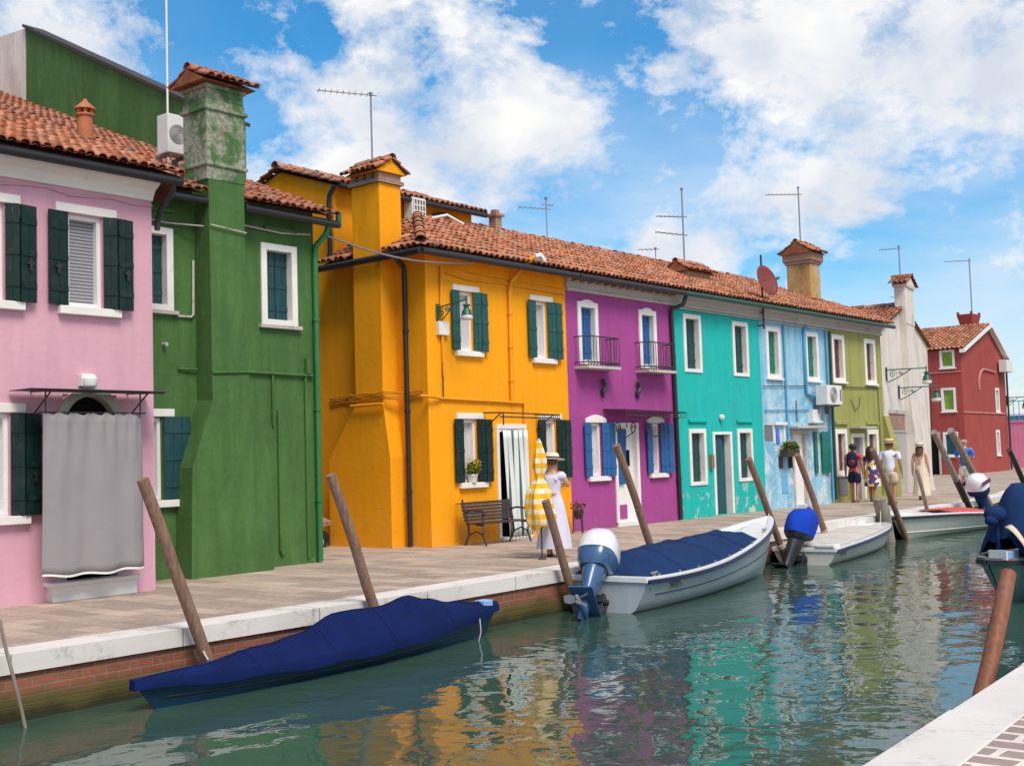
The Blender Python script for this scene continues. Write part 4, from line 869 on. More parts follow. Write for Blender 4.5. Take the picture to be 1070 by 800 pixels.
# ---- turquoise
tq = thing('turquoise_house', 'turquoise house with flaking paint low down and dark closed shutters', 'house', (27, 15.5, 0))
XA, XB = 24.864, 29.24
shell(tq, f, XA, XB, 5.6, [(25.33, 26.16, 3.6, 5.05), (27.76, 28.58, 3.58, 5.03), (25.40, 26.2, .80, 2.2), (26.55, 27.52, .02, 2.12), (27.8, 28.6, .82, 2.2)], M['teal'], 5.3)
for a, b, c, d in ((25.33, 26.16, 3.6, 5.05), (27.76, 28.58, 3.58, 5.03), (25.40, 26.2, .80, 2.2), (27.8, 28.6, .82, 2.2)): closed_window(tq, f, a, b, c, d, 'shut_petrol', .11, .13, sill=False)
mb = MB()
for a in ((26.55, 26.65), (27.42, 27.52)): f.box(mb, a[0], a[1], .02, 2.05, -.19, .02)
f.box(mb, 26.55, 27.52, 2.05, 2.12, -.19, .024); dr = obj('door', mb, M['sill'], tq, bevel=.006)
mb = MB(); f.box(mb, 26.65, 27.42, .03, 2.05, -.187, -.17); obj('door_panel', mb, M['shut_dteal'], dr)
mb = MB(); rings = [[f.p(26.67 + (.42 + .1 * math.sin(j * .5)) * k / 10, 1.95 - j * .2, -.06 + .02 * math.sin(k * 1.9)) for k in range(11)] for j in range(10)]; mb.loft(rings, False); obj('door_curtain', mb, M['shut_dteal'], dr)
mb = MB(); f.box(mb, 26.33, 26.47, 1.2, 1.55, 0, .08); obj('letter_box', mb, M['wood'], tq)
for u0, u1 in ((25.4, 26.25), (27.8, 28.6)):
    mb = MB(); f.box(mb, u0, u1, 2.36, 2.44, -.01, .06); obj('drip_ledge', mb, M['teal'], tq, bevel=.01)
mb = MB(); mb.lathe((26.95, 15.44, 2.42), [(.03, 0), (.075, .03), (.075, .1), (.04, .14)], 10); obj('door_lamp', mb, M['opal'], tq)
cornice(tq, XA, XB); terrace_roof(tq, XA, XB); gutter(tq, (XA, 15.1, 5.47), (XB, 15.1, 5.47), 'gutter_green', .065)
pipe(tq, [(24.95, 15.12, 5.45), (24.9, 15.2, 5.2), (24.72, 15.42, 5.1), (24.72, 15.43, 4.9), (24.80, 15.43, .02)], .055, 'gutter')
pipe(tq, [(XA, 15.44, 5.16), (XB, 15.44, 5.16)], .02, 'oldstone', 'cable', clips=False)
# ---- pale blue
bl = thing('pale_blue_house', 'pale blue house with patchy worn paint and a wall-hung air conditioner', 'house', (31.3, 15.5, 0))
XA, XB = 29.244, 33.42
shell(bl, f, XA, XB, 5.6, [(29.6, 30.42, 3.6, 5.02), (31.98, 32.82, 3.62, 5.02), (30.9, 31.82, .05, 2.15), (32.42, 32.68, .9, 2.1), (29.3, 29.78, 1.85, 2.3)], M['blue'], 5.3)
for a, b in ((29.6, 30.42), (31.98, 32.82)): closed_window(bl, f, a, b, 3.6, 5.02, 'shut_teal', .13, .12)
mb = MB()
for a in ((30.9, 31.0), (31.72, 31.82)): f.box(mb, a[0], a[1], .03, 2.05, -.19, .02)
f.box(mb, 30.9, 31.82, 2.05, 2.16, -.19, .024); dr = obj('door', mb, M['oldstone'], bl, bevel=.006)
mb = MB(); f.box(mb, 31.12, 31.72, .05, 2.05, -.15, -.1); obj('door_panel', mb, M['whitepaint'], dr)
open_window(bl, f, 32.42, 32.68, .9, 2.1, 'shut_teal', .2, .5, 'lace', lintel=False, sill=False, rsplit=False)
mb = MB(); f.box(mb, 29.3, 29.78, 1.85, 2.3, -.05, -.02); obj('window', mb, M['acgrey'], bl)
mb = MB(); f.box(mb, 30.72, 32.6, 2.2, 2.27, -.01, .3); obj('door_hood', mb, M['oldstone'], bl, bevel=.01)
mb = MB(); f.box(mb, 32.0, 32.5, 2.42, 2.75, -.01, .14); f.box(mb, 31.95, 32.55, 2.36, 2.42, -.01, .2); obj('meter_box', mb, M['acwhite'], bl)
mb = MB(); f.box(mb, 29.95, 30.12, 1.78, 2.2, -.01, .03); obj('wall_plaque', mb, M['blueposter'], bl)
mb = MB(); f.box(mb, 29.8, 30.5, 2.3, 2.38, -.01, .1); f.box(mb, 29.8, 29.9, 1.8, 2.3, -.01, .02); f.box(mb, 30.4, 30.5, 1.8, 2.3, -.01, .02); obj('plaque_frame', mb, M['sill'], bl)
mb = MB(); f.box(mb, 30.18, 30.52, .42, .9, -.01, .02); obj('meter_door', mb, M['bluepatch'], bl)
aircon(bl, (32.25, 15.0, 2.88), 1.0, .56, .36)
for pts, r, mt in (([(30.62, 15.46, 5.1), (30.62, 15.46, 2.9), (30.62, 15.46, 1.9)], .035, 'bluepipe'), ([(32.05, 15.46, 5.15), (31.9, 15.46, 5.05), (31.86, 15.46, 4.6), (31.86, 15.46, 3.2), (32.25, 15.4, 3.15)], .06, 'bluepipe'), ([(29.3, 15.46, 3.35), (31.8, 15.46, 3.42)], .012, 'iron'), ([(29.3, 15.46, 2.7), (32.2, 15.46, 2.75)], .015, 'bluepipe'), ([(33.3, 15.44, 5.2), (33.3, 15.44, .05)], .035, 'bluepipe'), ([(31.2, 15.46, 3.0), (31.2, 15.46, 2.4)], .015, 'iron'), ([(29.3, 15.44, 5.14), (33.4, 15.44, 5.14)], .018, 'oldstone')): pipe(bl, pts, r, mt, 'conduit', clips=False)
cornice(bl, XA, XB); terrace_roof(bl, XA, XB); gutter(bl, (XA, 15.1, 5.47), (XB, 15.1, 5.47), 'gutter_green', .065)
# satellite dish on its mast
mb = MB(); mb.tube([(29.25, 15.35, 4.9), (29.25, 15.35, 6.92)], .028, 8); mb.tube([(29.25, 15.5, 5.0), (29.25, 15.35, 5.0)], .02, 6); mb.tube([(29.25, 15.5, 5.35), (29.25, 15.35, 5.35)], .02, 6); ms = obj('dish_mast', mb, M['iron'], bl)
mb = MB(); rings = []; ax = Vector((-.16, -.93, .30)).normalized(); sx = ax.cross(Vector((0, 0, 1))).normalized(); sz = sx.cross(ax); c = Vector((29.2, 15.3, 6.15))
for q in range(7):
    rr = .02 + .39 * q / 6; rings.append([c + sx * rr * math.cos(2 * PI * k / 28) + sz * rr * 1.08 * math.sin(2 * PI * k / 28) + ax * (.06 + .12 * (rr / .44) ** 2) for k in range(28)])
mb.loft(rings, True, False); d = obj('satellite_dish', mb, M['dish'], bl); so = d.modifiers.new('t', 'SOLIDIFY'); so.thickness = .015
mb = MB(); mb.tube([c + ax * .08 - sz * .38, c + ax * .45 - sz * .12], .014, 6); mb.obox(c + ax * .5 - sz * .1, sx * .03, ax * .05, sz * .03); obj('receiver_arm', mb, M['aerial'], d)
# ---- olive
ol = thing('olive_house', 'olive green house with narrow brown shutters at the end of the terrace', 'house', (35.4, 15.5, 0))
XA, XB = 33.424, 37.45
shell(ol, f, XA, XB, 5.6, [(33.76, 34.62, 3.62, 5.05), (36.12, 36.95, 3.62, 5.05), (33.72, 34.52, .82, 2.18), (34.82, 35.8, .02, 2.05), (36.0, 36.86, .82, 2.16)], M['olive'], 5.3)
for a, b, c, d in ((33.76, 34.62, 3.62, 5.05), (36.12, 36.95, 3.62, 5.05), (33.72, 34.52, .82, 2.18), (36.0, 36.86, .82, 2.16)): closed_window(ol, f, a, b, c, d, 'shut_brown', .14, .12)
mb = MB()
for a in ((34.86, 34.98), (35.68, 35.8)): f.box(mb, a[0], a[1], .02, 1.93, -.19, .02)
f.box(mb, 34.86, 35.8, 1.93, 2.05, -.19, .024); dr = obj('door', mb, M['sill'], ol, bevel=.006)
mb = MB(); f.box(mb, 34.98, 35.68, .03, 1.93, -.17, -.1); obj('door_panel', mb, M['acgrey'], dr)
mb = MB(); f.box(mb, 34.75, 36.0, 2.2, 2.26, -.01, .35); obj('door_hood', mb, M['oldstone'], ol)
for u0, u1 in ((33.7, 34.6), (36.0, 36.9)):
    mb = MB(); f.box(mb, u0, u1, 2.32, 2.42, -.01, .07); obj('drip_ledge', mb, M['olive'], ol, bevel=.01)
mb = MB(); f.box(mb, 33.8, 34.4, .2, .75, -.01, .02); obj('wall_grate', mb, M['acgrey'], ol)
for pts, r, mt in (([(XA + .1, 15.46, 3.45), (37.2, 15.46, 3.5)], .014, 'iron'), ([(37.0, 15.45, 3.5), (37.05, 15.45, .1)], .025, 'olive'), ([(34.9, 15.47, 3.1), (35.2, 15.47, 2.75), (35.5, 15.47, 2.9), (35.6, 15.47, 3.2)], .01, 'iron'), ([(33.55, 15.44, 5.1), (33.5, 15.44, .1)], .04, 'gutter_green')): pipe(ol, pts, r, mt, 'conduit', clips=False)
mb = MB(); rs = [[Vector((37.35, 15.5, z)), Vector((37.35, 15.5 - d, z)), Vector((37.75, 15.5 - d, z)), Vector((37.75, 15.5, z))] for z, d in ((0, .35), (1.6, .3), (2.6, .05))]; mb.loft(rs, True, True, 0, False); obj('buttress', mb, M['olive'], ol)
cornice(ol, XA, XB)
def olfac(u):
    y = 17.9 - .2 - max(0, u - 33.42) * .36
    return (0, (y - 15.16) / RV.y)
terrace_roof(ol, XA, XB + .15, fac=olfac)
mb = MB()
def olz(x): return 5.53 + (17.7 - max(0, x - 33.42) * .36 - 15.16) * RT
pa = (XA, 17.7, olz(XA)); pb = (XB + .15, 17.7 - (XB + .15 - 33.42) * .36, olz(XB + .15))
mb.add([(XA, 15.2, 5.52), (XB + .15, 15.2, 5.52), pb, pa], [(0, 1, 2, 3)]); mb.add([pa, pb, (XB, 20.8, 5.5), (XA, 20.8, 5.5)], [(0, 1, 2, 3)]); obj('roof_deck', mb, M['pan'], ol)
gutter(ol, (XA, 15.1, 5.47), (XB + .2, 15.1, 5.47), 'gutter_green', .065)
# chimneys and aerials on the terrace roof
mb = MB(); mb.box(20.85, 21.06, 17.65, 17.86, 6.6, 7.2); mb.box(20.8, 21.11, 17.6, 17.91, 7.2, 7.26); mb.box(20.88, 21.03, 17.68, 17.83, 7.26, 7.36); obj('chimney', mb, M['oldbrick'], pu)
antenna(pu, (23.6, 18.3, 6.7), 1.45, [(1.15, .75, R(150), .02, 6), (1.25, .2, R(-30), 0, 2)], .014)
mb = MB(); mb.box(27.2, 28.4, 16.45, 17.05, 6.0, 6.42); mb.box(28.401, 28.42, 16.6, 16.9, 6.15, 6.38, 1); lc = obj('chimney', mb, [M['oldbrick'], M['dark']], tq)
gable_cap(lc, 27.2, 28.4, 16.45, 17.05, 6.44, .24, 'X', 'tile', .1)
mb = MB(); mb.box(27.1, 28.6, 16.0, 16.25, 5.98, 6.08); obj('roof_slab', mb, M['oldstone'], tq)
antenna(tq, (28.0, 17.0, 6.5), 2.35, [(1.55, .8, R(150), -.02, 6), (1.05, .85, R(150), .06, 5)], .022)
antenna(tq, (28.6, 18.3, 6.7), .75, [(.7, .55, R(150), -.05, 4)], .014)
mb = MB(); mb.box(34.55, 35.25, 16.45, 17.25, 5.9, 7.42); mb.box(34.50, 35.30, 16.40, 17.30, 7.42, 7.50, 1); mb.box(34.46, 35.34, 16.36, 17.34, 7.50, 7.74, 1); mb.box(34.5, 35.3, 16.4, 17.3, 6.3, 6.36)
oc = obj('chimney', mb, [M['ochre'], M['oldbrick']], ol, bevel=.012); gable_cap(oc, 34.5, 35.3, 16.4, 17.3, 7.76, .34, 'X', 'tile_fresh', .1)
antenna(ol, (34.9, 16.9, 8.0), 1.95, [(1.7, 1.1, R(140), -.02, 8)], .022)
# overhead cable from the green house to the yellow house
mb = MB(); a = Vector((13.3, 15.0, 5.42)); b = Vector((17.2, 15.2, 5.4))
mb.tube([a.lerp(b, k / 16) + Vector((0, 0, -.16 * math.sin(PI * k / 16))) for k in range(17)], .018, 6)
tag(obj('overhead_cable', mb, M['aerial']), 'grey cable strung across the alley from green gutter to yellow eaves', 'cable')

# ================= white gable house
WA = R(10); wf = Fr((38.3, 15.75, 0), (math.cos(WA), math.sin(WA), 0), (math.sin(WA), -math.cos(WA), 0))
wh = thing('white_house', 'chalky white gable house with a tall chimney and a patch of bare brick', 'house', (42, 16.5, 0))
mb = MB(); prof = [(-.6, 0), (-.6, 5.45), (3.2, 6.55), (7.5, 5.45), (7.25, 0)]
wf.prism(mb, prof, -6, 0); obj('wall', mb, M['white'], wh)
mb = MB(); rs = [[wf.p(a, z, 0 - .1), wf.p(a, z, d), wf.p(b, z, d), wf.p(b, z, -.1)] for z, a, b, d in ((0, 2.6, 5.0, .5), (2.0, 2.75, 4.4, .3), (3.2, 2.75, 4.15, .22), (5.9, 2.7, 4.1, .22))]
mb.loft(rs, True, True, 0, False); obj('chimney_breast', mb, M['white'], wh)
mb = MB(); wf.box(mb, 2.72, 4.15, 5.9, 7.22, -.14, .24); wf.box(mb, 2.66, 4.2, 7.22, 7.30, -.19, .29)
wc = obj('chimney', mb, M['white'], wh, bevel=.012)
mb = MB()
for sg in (-1, 1):
    e = wf.p(3.43 + sg * .95, 7.31, .38); V = wf.U * (-sg * .95) + Vector((0, 0, .36)); tiles(mb, e, -wf.N, V, 0, .66, 0, V.length, .15, .26, .062)
wf.prism(mb, [(2.6, 7.29), (4.26, 7.29), (3.43, 7.63)], -.2, .3, 2); ridge_tiles(mb, wf.p(3.43, 7.67, .39), wf.p(3.43, 7.67, -.29), .09)
obj('chimney_cap', mb, [M['tile'], M['pan'], M['white']], wc)
mb = MB()
for sg, e0, run, dz in ((-1, (-.75, 5.42), 3.95, 1.14), (1, (7.65, 5.42), 4.45, 1.14)):
    e = wf.p(e0[0], e0[1], .12); V = wf.U * (-sg * run) + Vector((0, 0, dz)); tiles(mb, e, -wf.N, V, 0, 6.2, 0, V.length, .165, .30, .066); sheet_under(mb, e, -wf.N, V, 0, 6.2, 0, V.length)
ridge_tiles(mb, wf.p(3.2, 6.62, .14), wf.p(3.2, 6.62, -6), .11); obj('roof', mb, [M['tile'], M['pan']], wh)
mb = MB(); wf.box(mb, .3, 2.7, 2.15, 2.72, -.02, .012); obj('brick_patch', mb, M['oldbrick'], wh)
mb = MB(); wf.box(mb, .25, 2.72, 2.72, 2.85, -.02, .05); obj('lintel', mb, M['oldstone'], wh)
mb = MB(); wf.box(mb, .25, 2.72, 2.09, 2.15, -.02, .05); wf.box(mb, .3, 2.7, 0, 2.09, -.02, .02); obj('blocked_doorway', mb, M['concrete'], wh)
antenna(wh, wf.p(3.2, 7.6, .0), 1.15, [(1.05, .75, R(140), -.08, 6)], .022); antenna(wh, wf.p(5.6, 6.0, -.6), 1.25, [(1.2, .3, R(140), 0, 3)], .02)

# ================= red house
rd = thing('red_house', 'brick red gable house with lime green shutters beyond the white house', 'house', (69, 23, 0))
rg = Fr((64.8, 22.4, 0), (1, .05, 0), (.05, -1, 0)); rs_ = Fr((64.8, 22.4, 0), (-.05, 1, 0), (-1, -.05, 0))
W_ = 8.6
mb = MB(); wall_sheet(mb, rg, 0, W_, -.05, 6.8, [(6.3, 7.1, 3.4, 4.82), (6.0, 6.75, .92, 2.38)])
mb.add([rg.p(0, 6.8), rg.p(W_, 6.8), rg.p(5.3, 8.5)], [(0, 1, 2)])
wall_sheet(mb, rs_, 0, 9, -.05, 6.8, [(.32, 1.12, 5.82, 6.9), (.36, 1.14, 3.4, 4.68), (.35, 1.15, .98, 2.3), (1.4, 1.9, .03, 2.15)])
mb.add([rg.p(W_, -.05), rg.p(W_, 6.8), rg.p(W_, 6.8, -9), rg.p(W_, -.05, -9)], [(0, 1, 2, 3)]); mb.add([rg.p(0, -.05, -9), rg.p(W_, -.05, -9), rg.p(W_, 6.8, -9), rg.p(0, 6.8, -9)], [(0, 1, 2, 3)])
mb.add([rg.p(.1, 0, -.3), rg.p(W_ - .1, 0, -.3), rg.p(W_ - .1, 6.6, -.3), rg.p(.1, 6.6, -.3)], [(0, 1, 2, 3)], 1); mb.add([rs_.p(.1, 0, -.3), rs_.p(8.9, 0, -.3), rs_.p(8.9, 6.6, -.3), rs_.p(.1, 6.6, -.3)], [(0, 1, 2, 3)], 1)
obj('wall', mb, [M['red'], M['dark']], rd)
for a, b, c, d, s in ((.32, 1.12, 5.75, 6.75, 'shut_lime'), (.36, 1.14, 3.4, 4.68, 'shut_lime')): closed_window(rd, rs_, a, b, c, d, s, .13, .12)
closed_window(rd, rs_, .35, 1.15, .98, 2.3, 'shut_dteal', .13, .12); closed_window(rd, rg, 6.3, 7.1, 3.4, 4.82, 'acgrey', .14, .12, two=False); closed_window(rd, rg, 6.0, 6.75, .92, 2.38, 'acgrey', .14, .12, two=False)
mb = MB(); rs_.box(mb, 1.3, 1.42, .02, 2.2, -.15, .03); rs_.box(mb, 1.9, 2.0, .02, 2.2, -.15, .03); rs_.box(mb, 1.3, 2.0, 2.2, 2.32, -.15, .034); dr = obj('door', mb, M['oldstone'], rd)
mb = MB(); rs_.box(mb, 1.42, 1.9, .03, 2.2, -.14, -.12); obj('door_panel', mb, M['dark'], dr)
mb = MB()
V = rg.U * 5.3 + Vector((0, 0, 1.7)); tiles(mb, rg.p(-.2, 6.74, .25), -rg.N, V, 0, 9, 0, V.length, .24, .4, .09); sheet_under(mb, rg.p(-.2, 6.74, .25), -rg.N, V, 0, 9, 0, V.length)
V = rg.U * -3.3 + Vector((0, 0, 1.7)); tiles(mb, rg.p(W_ + .2, 6.7, .25), -rg.N, V, 0, 9, 0, V.length, .24, .4, .09); sheet_under(mb, rg.p(W_ + .2, 6.7, .25), -rg.N, V, 0, 9, 0, V.length)
obj('roof', mb, [M['tile_fresh'], M['pan']], rd)
mb = MB()
for a, b in (((-.25, 6.72), (5.3, 8.48)), ((W_ + .25, 6.66), (5.3, 8.48))): rg.prism(mb, [a, b, (b[0], b[1] - .22), (a[0], a[1] - .2)], .02, .3)
obj('bargeboard', mb, M['whitepaint'], rd)
mb = MB(); c = rg.p(5.6, 0, -1.05); rr = [[c + Vector((sx * w, sy * w * .6, z)) for sx, sy in ((-1, -1), (1, -1), (1, 1), (-1, 1))] for z, w in ((7.2, .56), (8.5, .56), (9.0, .72), (9.1, .74))]; mb.loft(rr, True, True, 0, False)
for sx in (-1, 1):
    for sy in (-1, 1): q = c + Vector((sx * .66, sy * .38, 9.1)); mb.box(q.x - .07, q.x + .07, q.y - .06, q.y + .06, 9.1, 9.24)
obj('chimney', mb, M['red'], rd)
antenna(rd, c + Vector((.6, 0, 9.2)), 3.3, [(3.15, 1.6, R(140), -.03, 9)], .035)
mb = MB(); rg.box(mb, 0, W_, 3.3, 3.38, -.01, .05)
mb.tube([rg.p(3.0 + .0, 4.6, .04)] + [rg.p(4.2 - 1.2 * math.cos(PI / 2 * k / 8), 4.9 + .9 * math.sin(PI / 2 * k / 8), .04) for k in range(9)] + [rg.p(6.4, 5.72, .04)], .07, 6)
rs_.box(mb, 0, 4, 5.5, 5.56, -.01, .05); obj('moulding', mb, M['redpipe'], rd)
mb = MB(); mb.tube([rs_.p(1.75, 4.8, .1), rs_.p(1.75, 2.4, .1)], .05, 6); mb.tube([rg.p(W_, 6.6, .1), rg.p(W_, .05, .1)], .06, 6); obj('downpipe', mb, M['iron'], rd)
mb = MB(); rg.box(mb, 7.0, 8.3, 5.75, 6.45, .1, .55); obj('air_conditioner', mb, M['acwhite'], rd, bevel=.02)
# far bits at the right edge
fp = thing('pink_wall_house', 'hot pink low building with a railed roof terrace at the far right edge', 'house', (88, 24, 0))
mb = MB(); mb.box(80, 82.2, 22.6, 28, -.05, 2.9); mb.box(79.95, 82.25, 22.55, 28, 2.9, 3.05); obj('wall', mb, M['farpink'], fp)
mb = MB()
for k in range(12): mb.box(80 + k * .2 - .02, 80 + k * .2 + .02, 22.6, 22.64, 3.05, 4.3)
for z in (4.3, 3.7): mb.box(80, 82.2, 22.6, 22.65, z, z + .05)
for k in range(14): y = 22.7 + k * .35; mb.box(80, 80.03, y, y + .04, 3.05, 4.3)
mb.box(80, 80.04, 22.6, 28, 4.25, 4.3); obj('railing', mb, M['bluepipe'], fp)
ft = thing('blue_shop_house', 'small turquoise house with a blue awning beyond the pink wall', 'house', (93, 24, 0))
mb = MB(); mb.box(92, 100, 24.4, 30, -.05, 3.6); obj('wall', mb, M['farteal'], ft)
mb = MB(); mb.prism([(91.98, 24.3, 2.6), (91.98, 24.3, 2.9), (91.98, 28, 2.9), (91.98, 28, 2.6)], (-1.2, 0, -.4)); obj('awning', mb, M['brightcover'], ft)
mb = MB(); mb.box(91.8, 100.2, 24.2, 30.2, 3.6, 3.75); obj('roof', mb, M['sill'], ft)
# ------------------------------------------------------------------ boats (local frame: x to the bow, z = 0 at the water)
class Hull:
    def __init__(s, Ln, Bh, tw=.85, h0=.4, h1=.7, rake=.35, srake=.0, draft=.15, p=2.6, q=.75, wl=.72, hm=None, stern_pointed=0):
        s.__dict__.update(Ln=Ln, Bh=Bh, tw=tw, h0=h0, h1=h1, rake=rake, srake=srake, draft=draft, p_=p, q=q, wl=wl, hm=hm, sp=stern_pointed)
    def b(s, t):
        f = max(0, 1 - t ** s.p_) ** s.q
        if s.sp: g = max(0, 1 - (1 - t) ** s.sp) ** s.q
        else: g = s.tw + (1 - s.tw) * math.sin(PI / 2 * min(1, t / .45))
        return max(.012, s.Bh * f * g)
    def h(s, t): 
        hm = s.hm if s.hm is not None else (s.h0 + s.h1) / 2 * .9
        return s.h0 * (1 - t) * (1 - 2 * t) + 4 * hm * t * (1 - t) + s.h1 * t * (2 * t - 1) if True else 0
    def x(s, t, v):      # v: 0 keel .. 1 gunwale
        return s.Ln * t + s.rake * v * max(0, (t - .55) / .45) ** 1.5 - s.srake * v * max(0, (.3 - t) / .3) ** 1.5
    def P(s, t, v, side):
        b = s.b(t); h = s.h(t); wl = s.wl
        y = b * (wl * (v / .3) ** .6 if v < .3 else wl + (1 - wl) * ((v - .3) / .7) ** .8) if v > 0 else 0
        z = -s.draft + (h + s.draft) * v
        return Vector((s.x(t, v), side * y, z))
    VS = [0, .1, .2, .3, .45, .6, .75, .9, 1]
    def skin(s, mb, mi=0, n=22, zband=None):
        rings = []
        for i in range(n + 1):
            t = i / n; t = 1 - (1 - t) ** 1.25
            rings.append([s.P(t, v, 1) for v in reversed(s.VS)] + [s.P(t, v, -1) for v in s.VS[1:]])
        mb.loft(rings, False, False, mi, True)
        mb.add(rings[0], [list(range(len(rings[0])))], mi)
    def edge(s, t, side, inset=0., dz=0.):
        p = s.P(t, 1, side); tt = min(t + .02, 1); d = s.P(tt, 1, side) - s.P(max(tt - .04, 0), 1, side); d.z = 0; d.normalize()
        nrm = Vector((d.y, -d.x, 0)) * side
        q = p + nrm * inset
        if q.y * side < 0: q.y = 0
        q.z += dz; return q
    def strip(s, mb, side, i0, i1, z0, z1, t0=0, t1=1, n=26, mi=0):
        rings = []
        for k in range(n + 1):
            t = t0 + (t1 - t0) * k / n; t = 1 - (1 - t) ** 1.2 if t1 == 1 else t
            rings.append([s.edge(t, side, i0, z0), s.edge(t, side, i1, z0), s.edge(t, side, i1, z1), s.edge(t, side, i0, z1)])
        mb.loft(rings, True, True, mi, False)

def boat(name, label, loc, rz, group='boats moored in the canal'):
    return thing(name, label, 'boat', (loc[0], loc[1], WZ), rz, group)
def bpart(nm, mb, mat, par, **k): return obj(nm, mb, mat, par, local=True, **k)

def hull_line(B, H, v, r, mat, t0=.06, t1=.93, nm='hull_line'):
    mb = MB()
    for side in (-1, 1): mb.tube([H.P(t0 + (t1 - t0) * k / 30, v, side) for k in range(31)], r, 5)
    bpart(nm, mb, M[mat], B)
# 1: long low boat under a royal blue cover
B1 = boat('covered_boat', 'long low dark boat under a royal blue canvas cover beside the brick quay wall', (6.58, 9.80), R(3.5))
H = Hull(4.82, .53, h0=.29, h1=.36, hm=.225, rake=.35, srake=.35, draft=.12, stern_pointed=2.2, p=2.4, q=.8, wl=.6)
mb = MB(); H.skin(mb); bpart('hull', mb, M['bluehull'], B1)
mb = MB(); rings = []
def hump(t): # ridge height above the gunwale
    ks = [(0, .0), (.12, .06), (.25, .17), (.36, .24), (.46, .40), (.54, .40), (.62, .38), (.70, .43), (.76, .34), (.84, .20), (.93, .10), (1, .02)]
    for (a, x), (b, y) in zip(ks, ks[1:]):
        if a <= t <= b: u = (t - a) / (b - a); u = u * u * (3 - 2 * u); return x + (y - x) * u
    return 0
for k in range(49):
    t = k / 48; row = []; hh = hump(t) * .88; sag = .004 * math.sin(t * 40)
    e = H.P(t, 1, 1); b = e.y + .025
    for j in range(-10, 11):
        s = j / 10; a = abs(s)
        z = hh * (1 - a ** 1.5) + (.01 + .004 * math.sin(t * 30 + j)) - .007 * math.sin(t * 17 + s * 5) * (1 - a) * a * 4 + sag * (1 - a)
        row.append(Vector((e.x, b * s, e.z + z)))
    row = [Vector((e.x, -b - .008, e.z - .085 + .012 * math.sin(t * 34)))] + row + [Vector((e.x, b + .008, e.z - .085 + .012 * math.sin(t * 29)))]
    rings.append(row)
mb.loft(rings, False)
for rr in (rings[0], rings[-1]): mb.add(rr, [list(range(len(rr)))])
cv1 = bpart('canvas_cover', mb, M['bluecover'], B1)
mb = MB(); mb.tube([r_[11] + Vector((0, 0, .003)) for r_ in rings], .007, 5)
for kk in (10, 19, 28, 38): mb.tube([p_ + Vector((0, 0, .002)) for p_ in rings[kk][1:-1]], .006, 5)
bpart('cover_seam', mb, M['bluecover'], cv1)
hull_line(B1, H, .55, .012, 'motor_dark', .03, .97, 'rubbing_strake')
mb = MB(); mb.box(4.80, 4.98, -.09, .07, .36, .44); bpart('bow_block', mb, M['boxblue'], B1, bevel=.01)
mb = MB(); mb.tube([(4.48, -.26, .27), (4.46, -.29, .12), (4.45, -.25, -.03)], .008, 5); bpart('mooring_line', mb, M['rope'], B1)

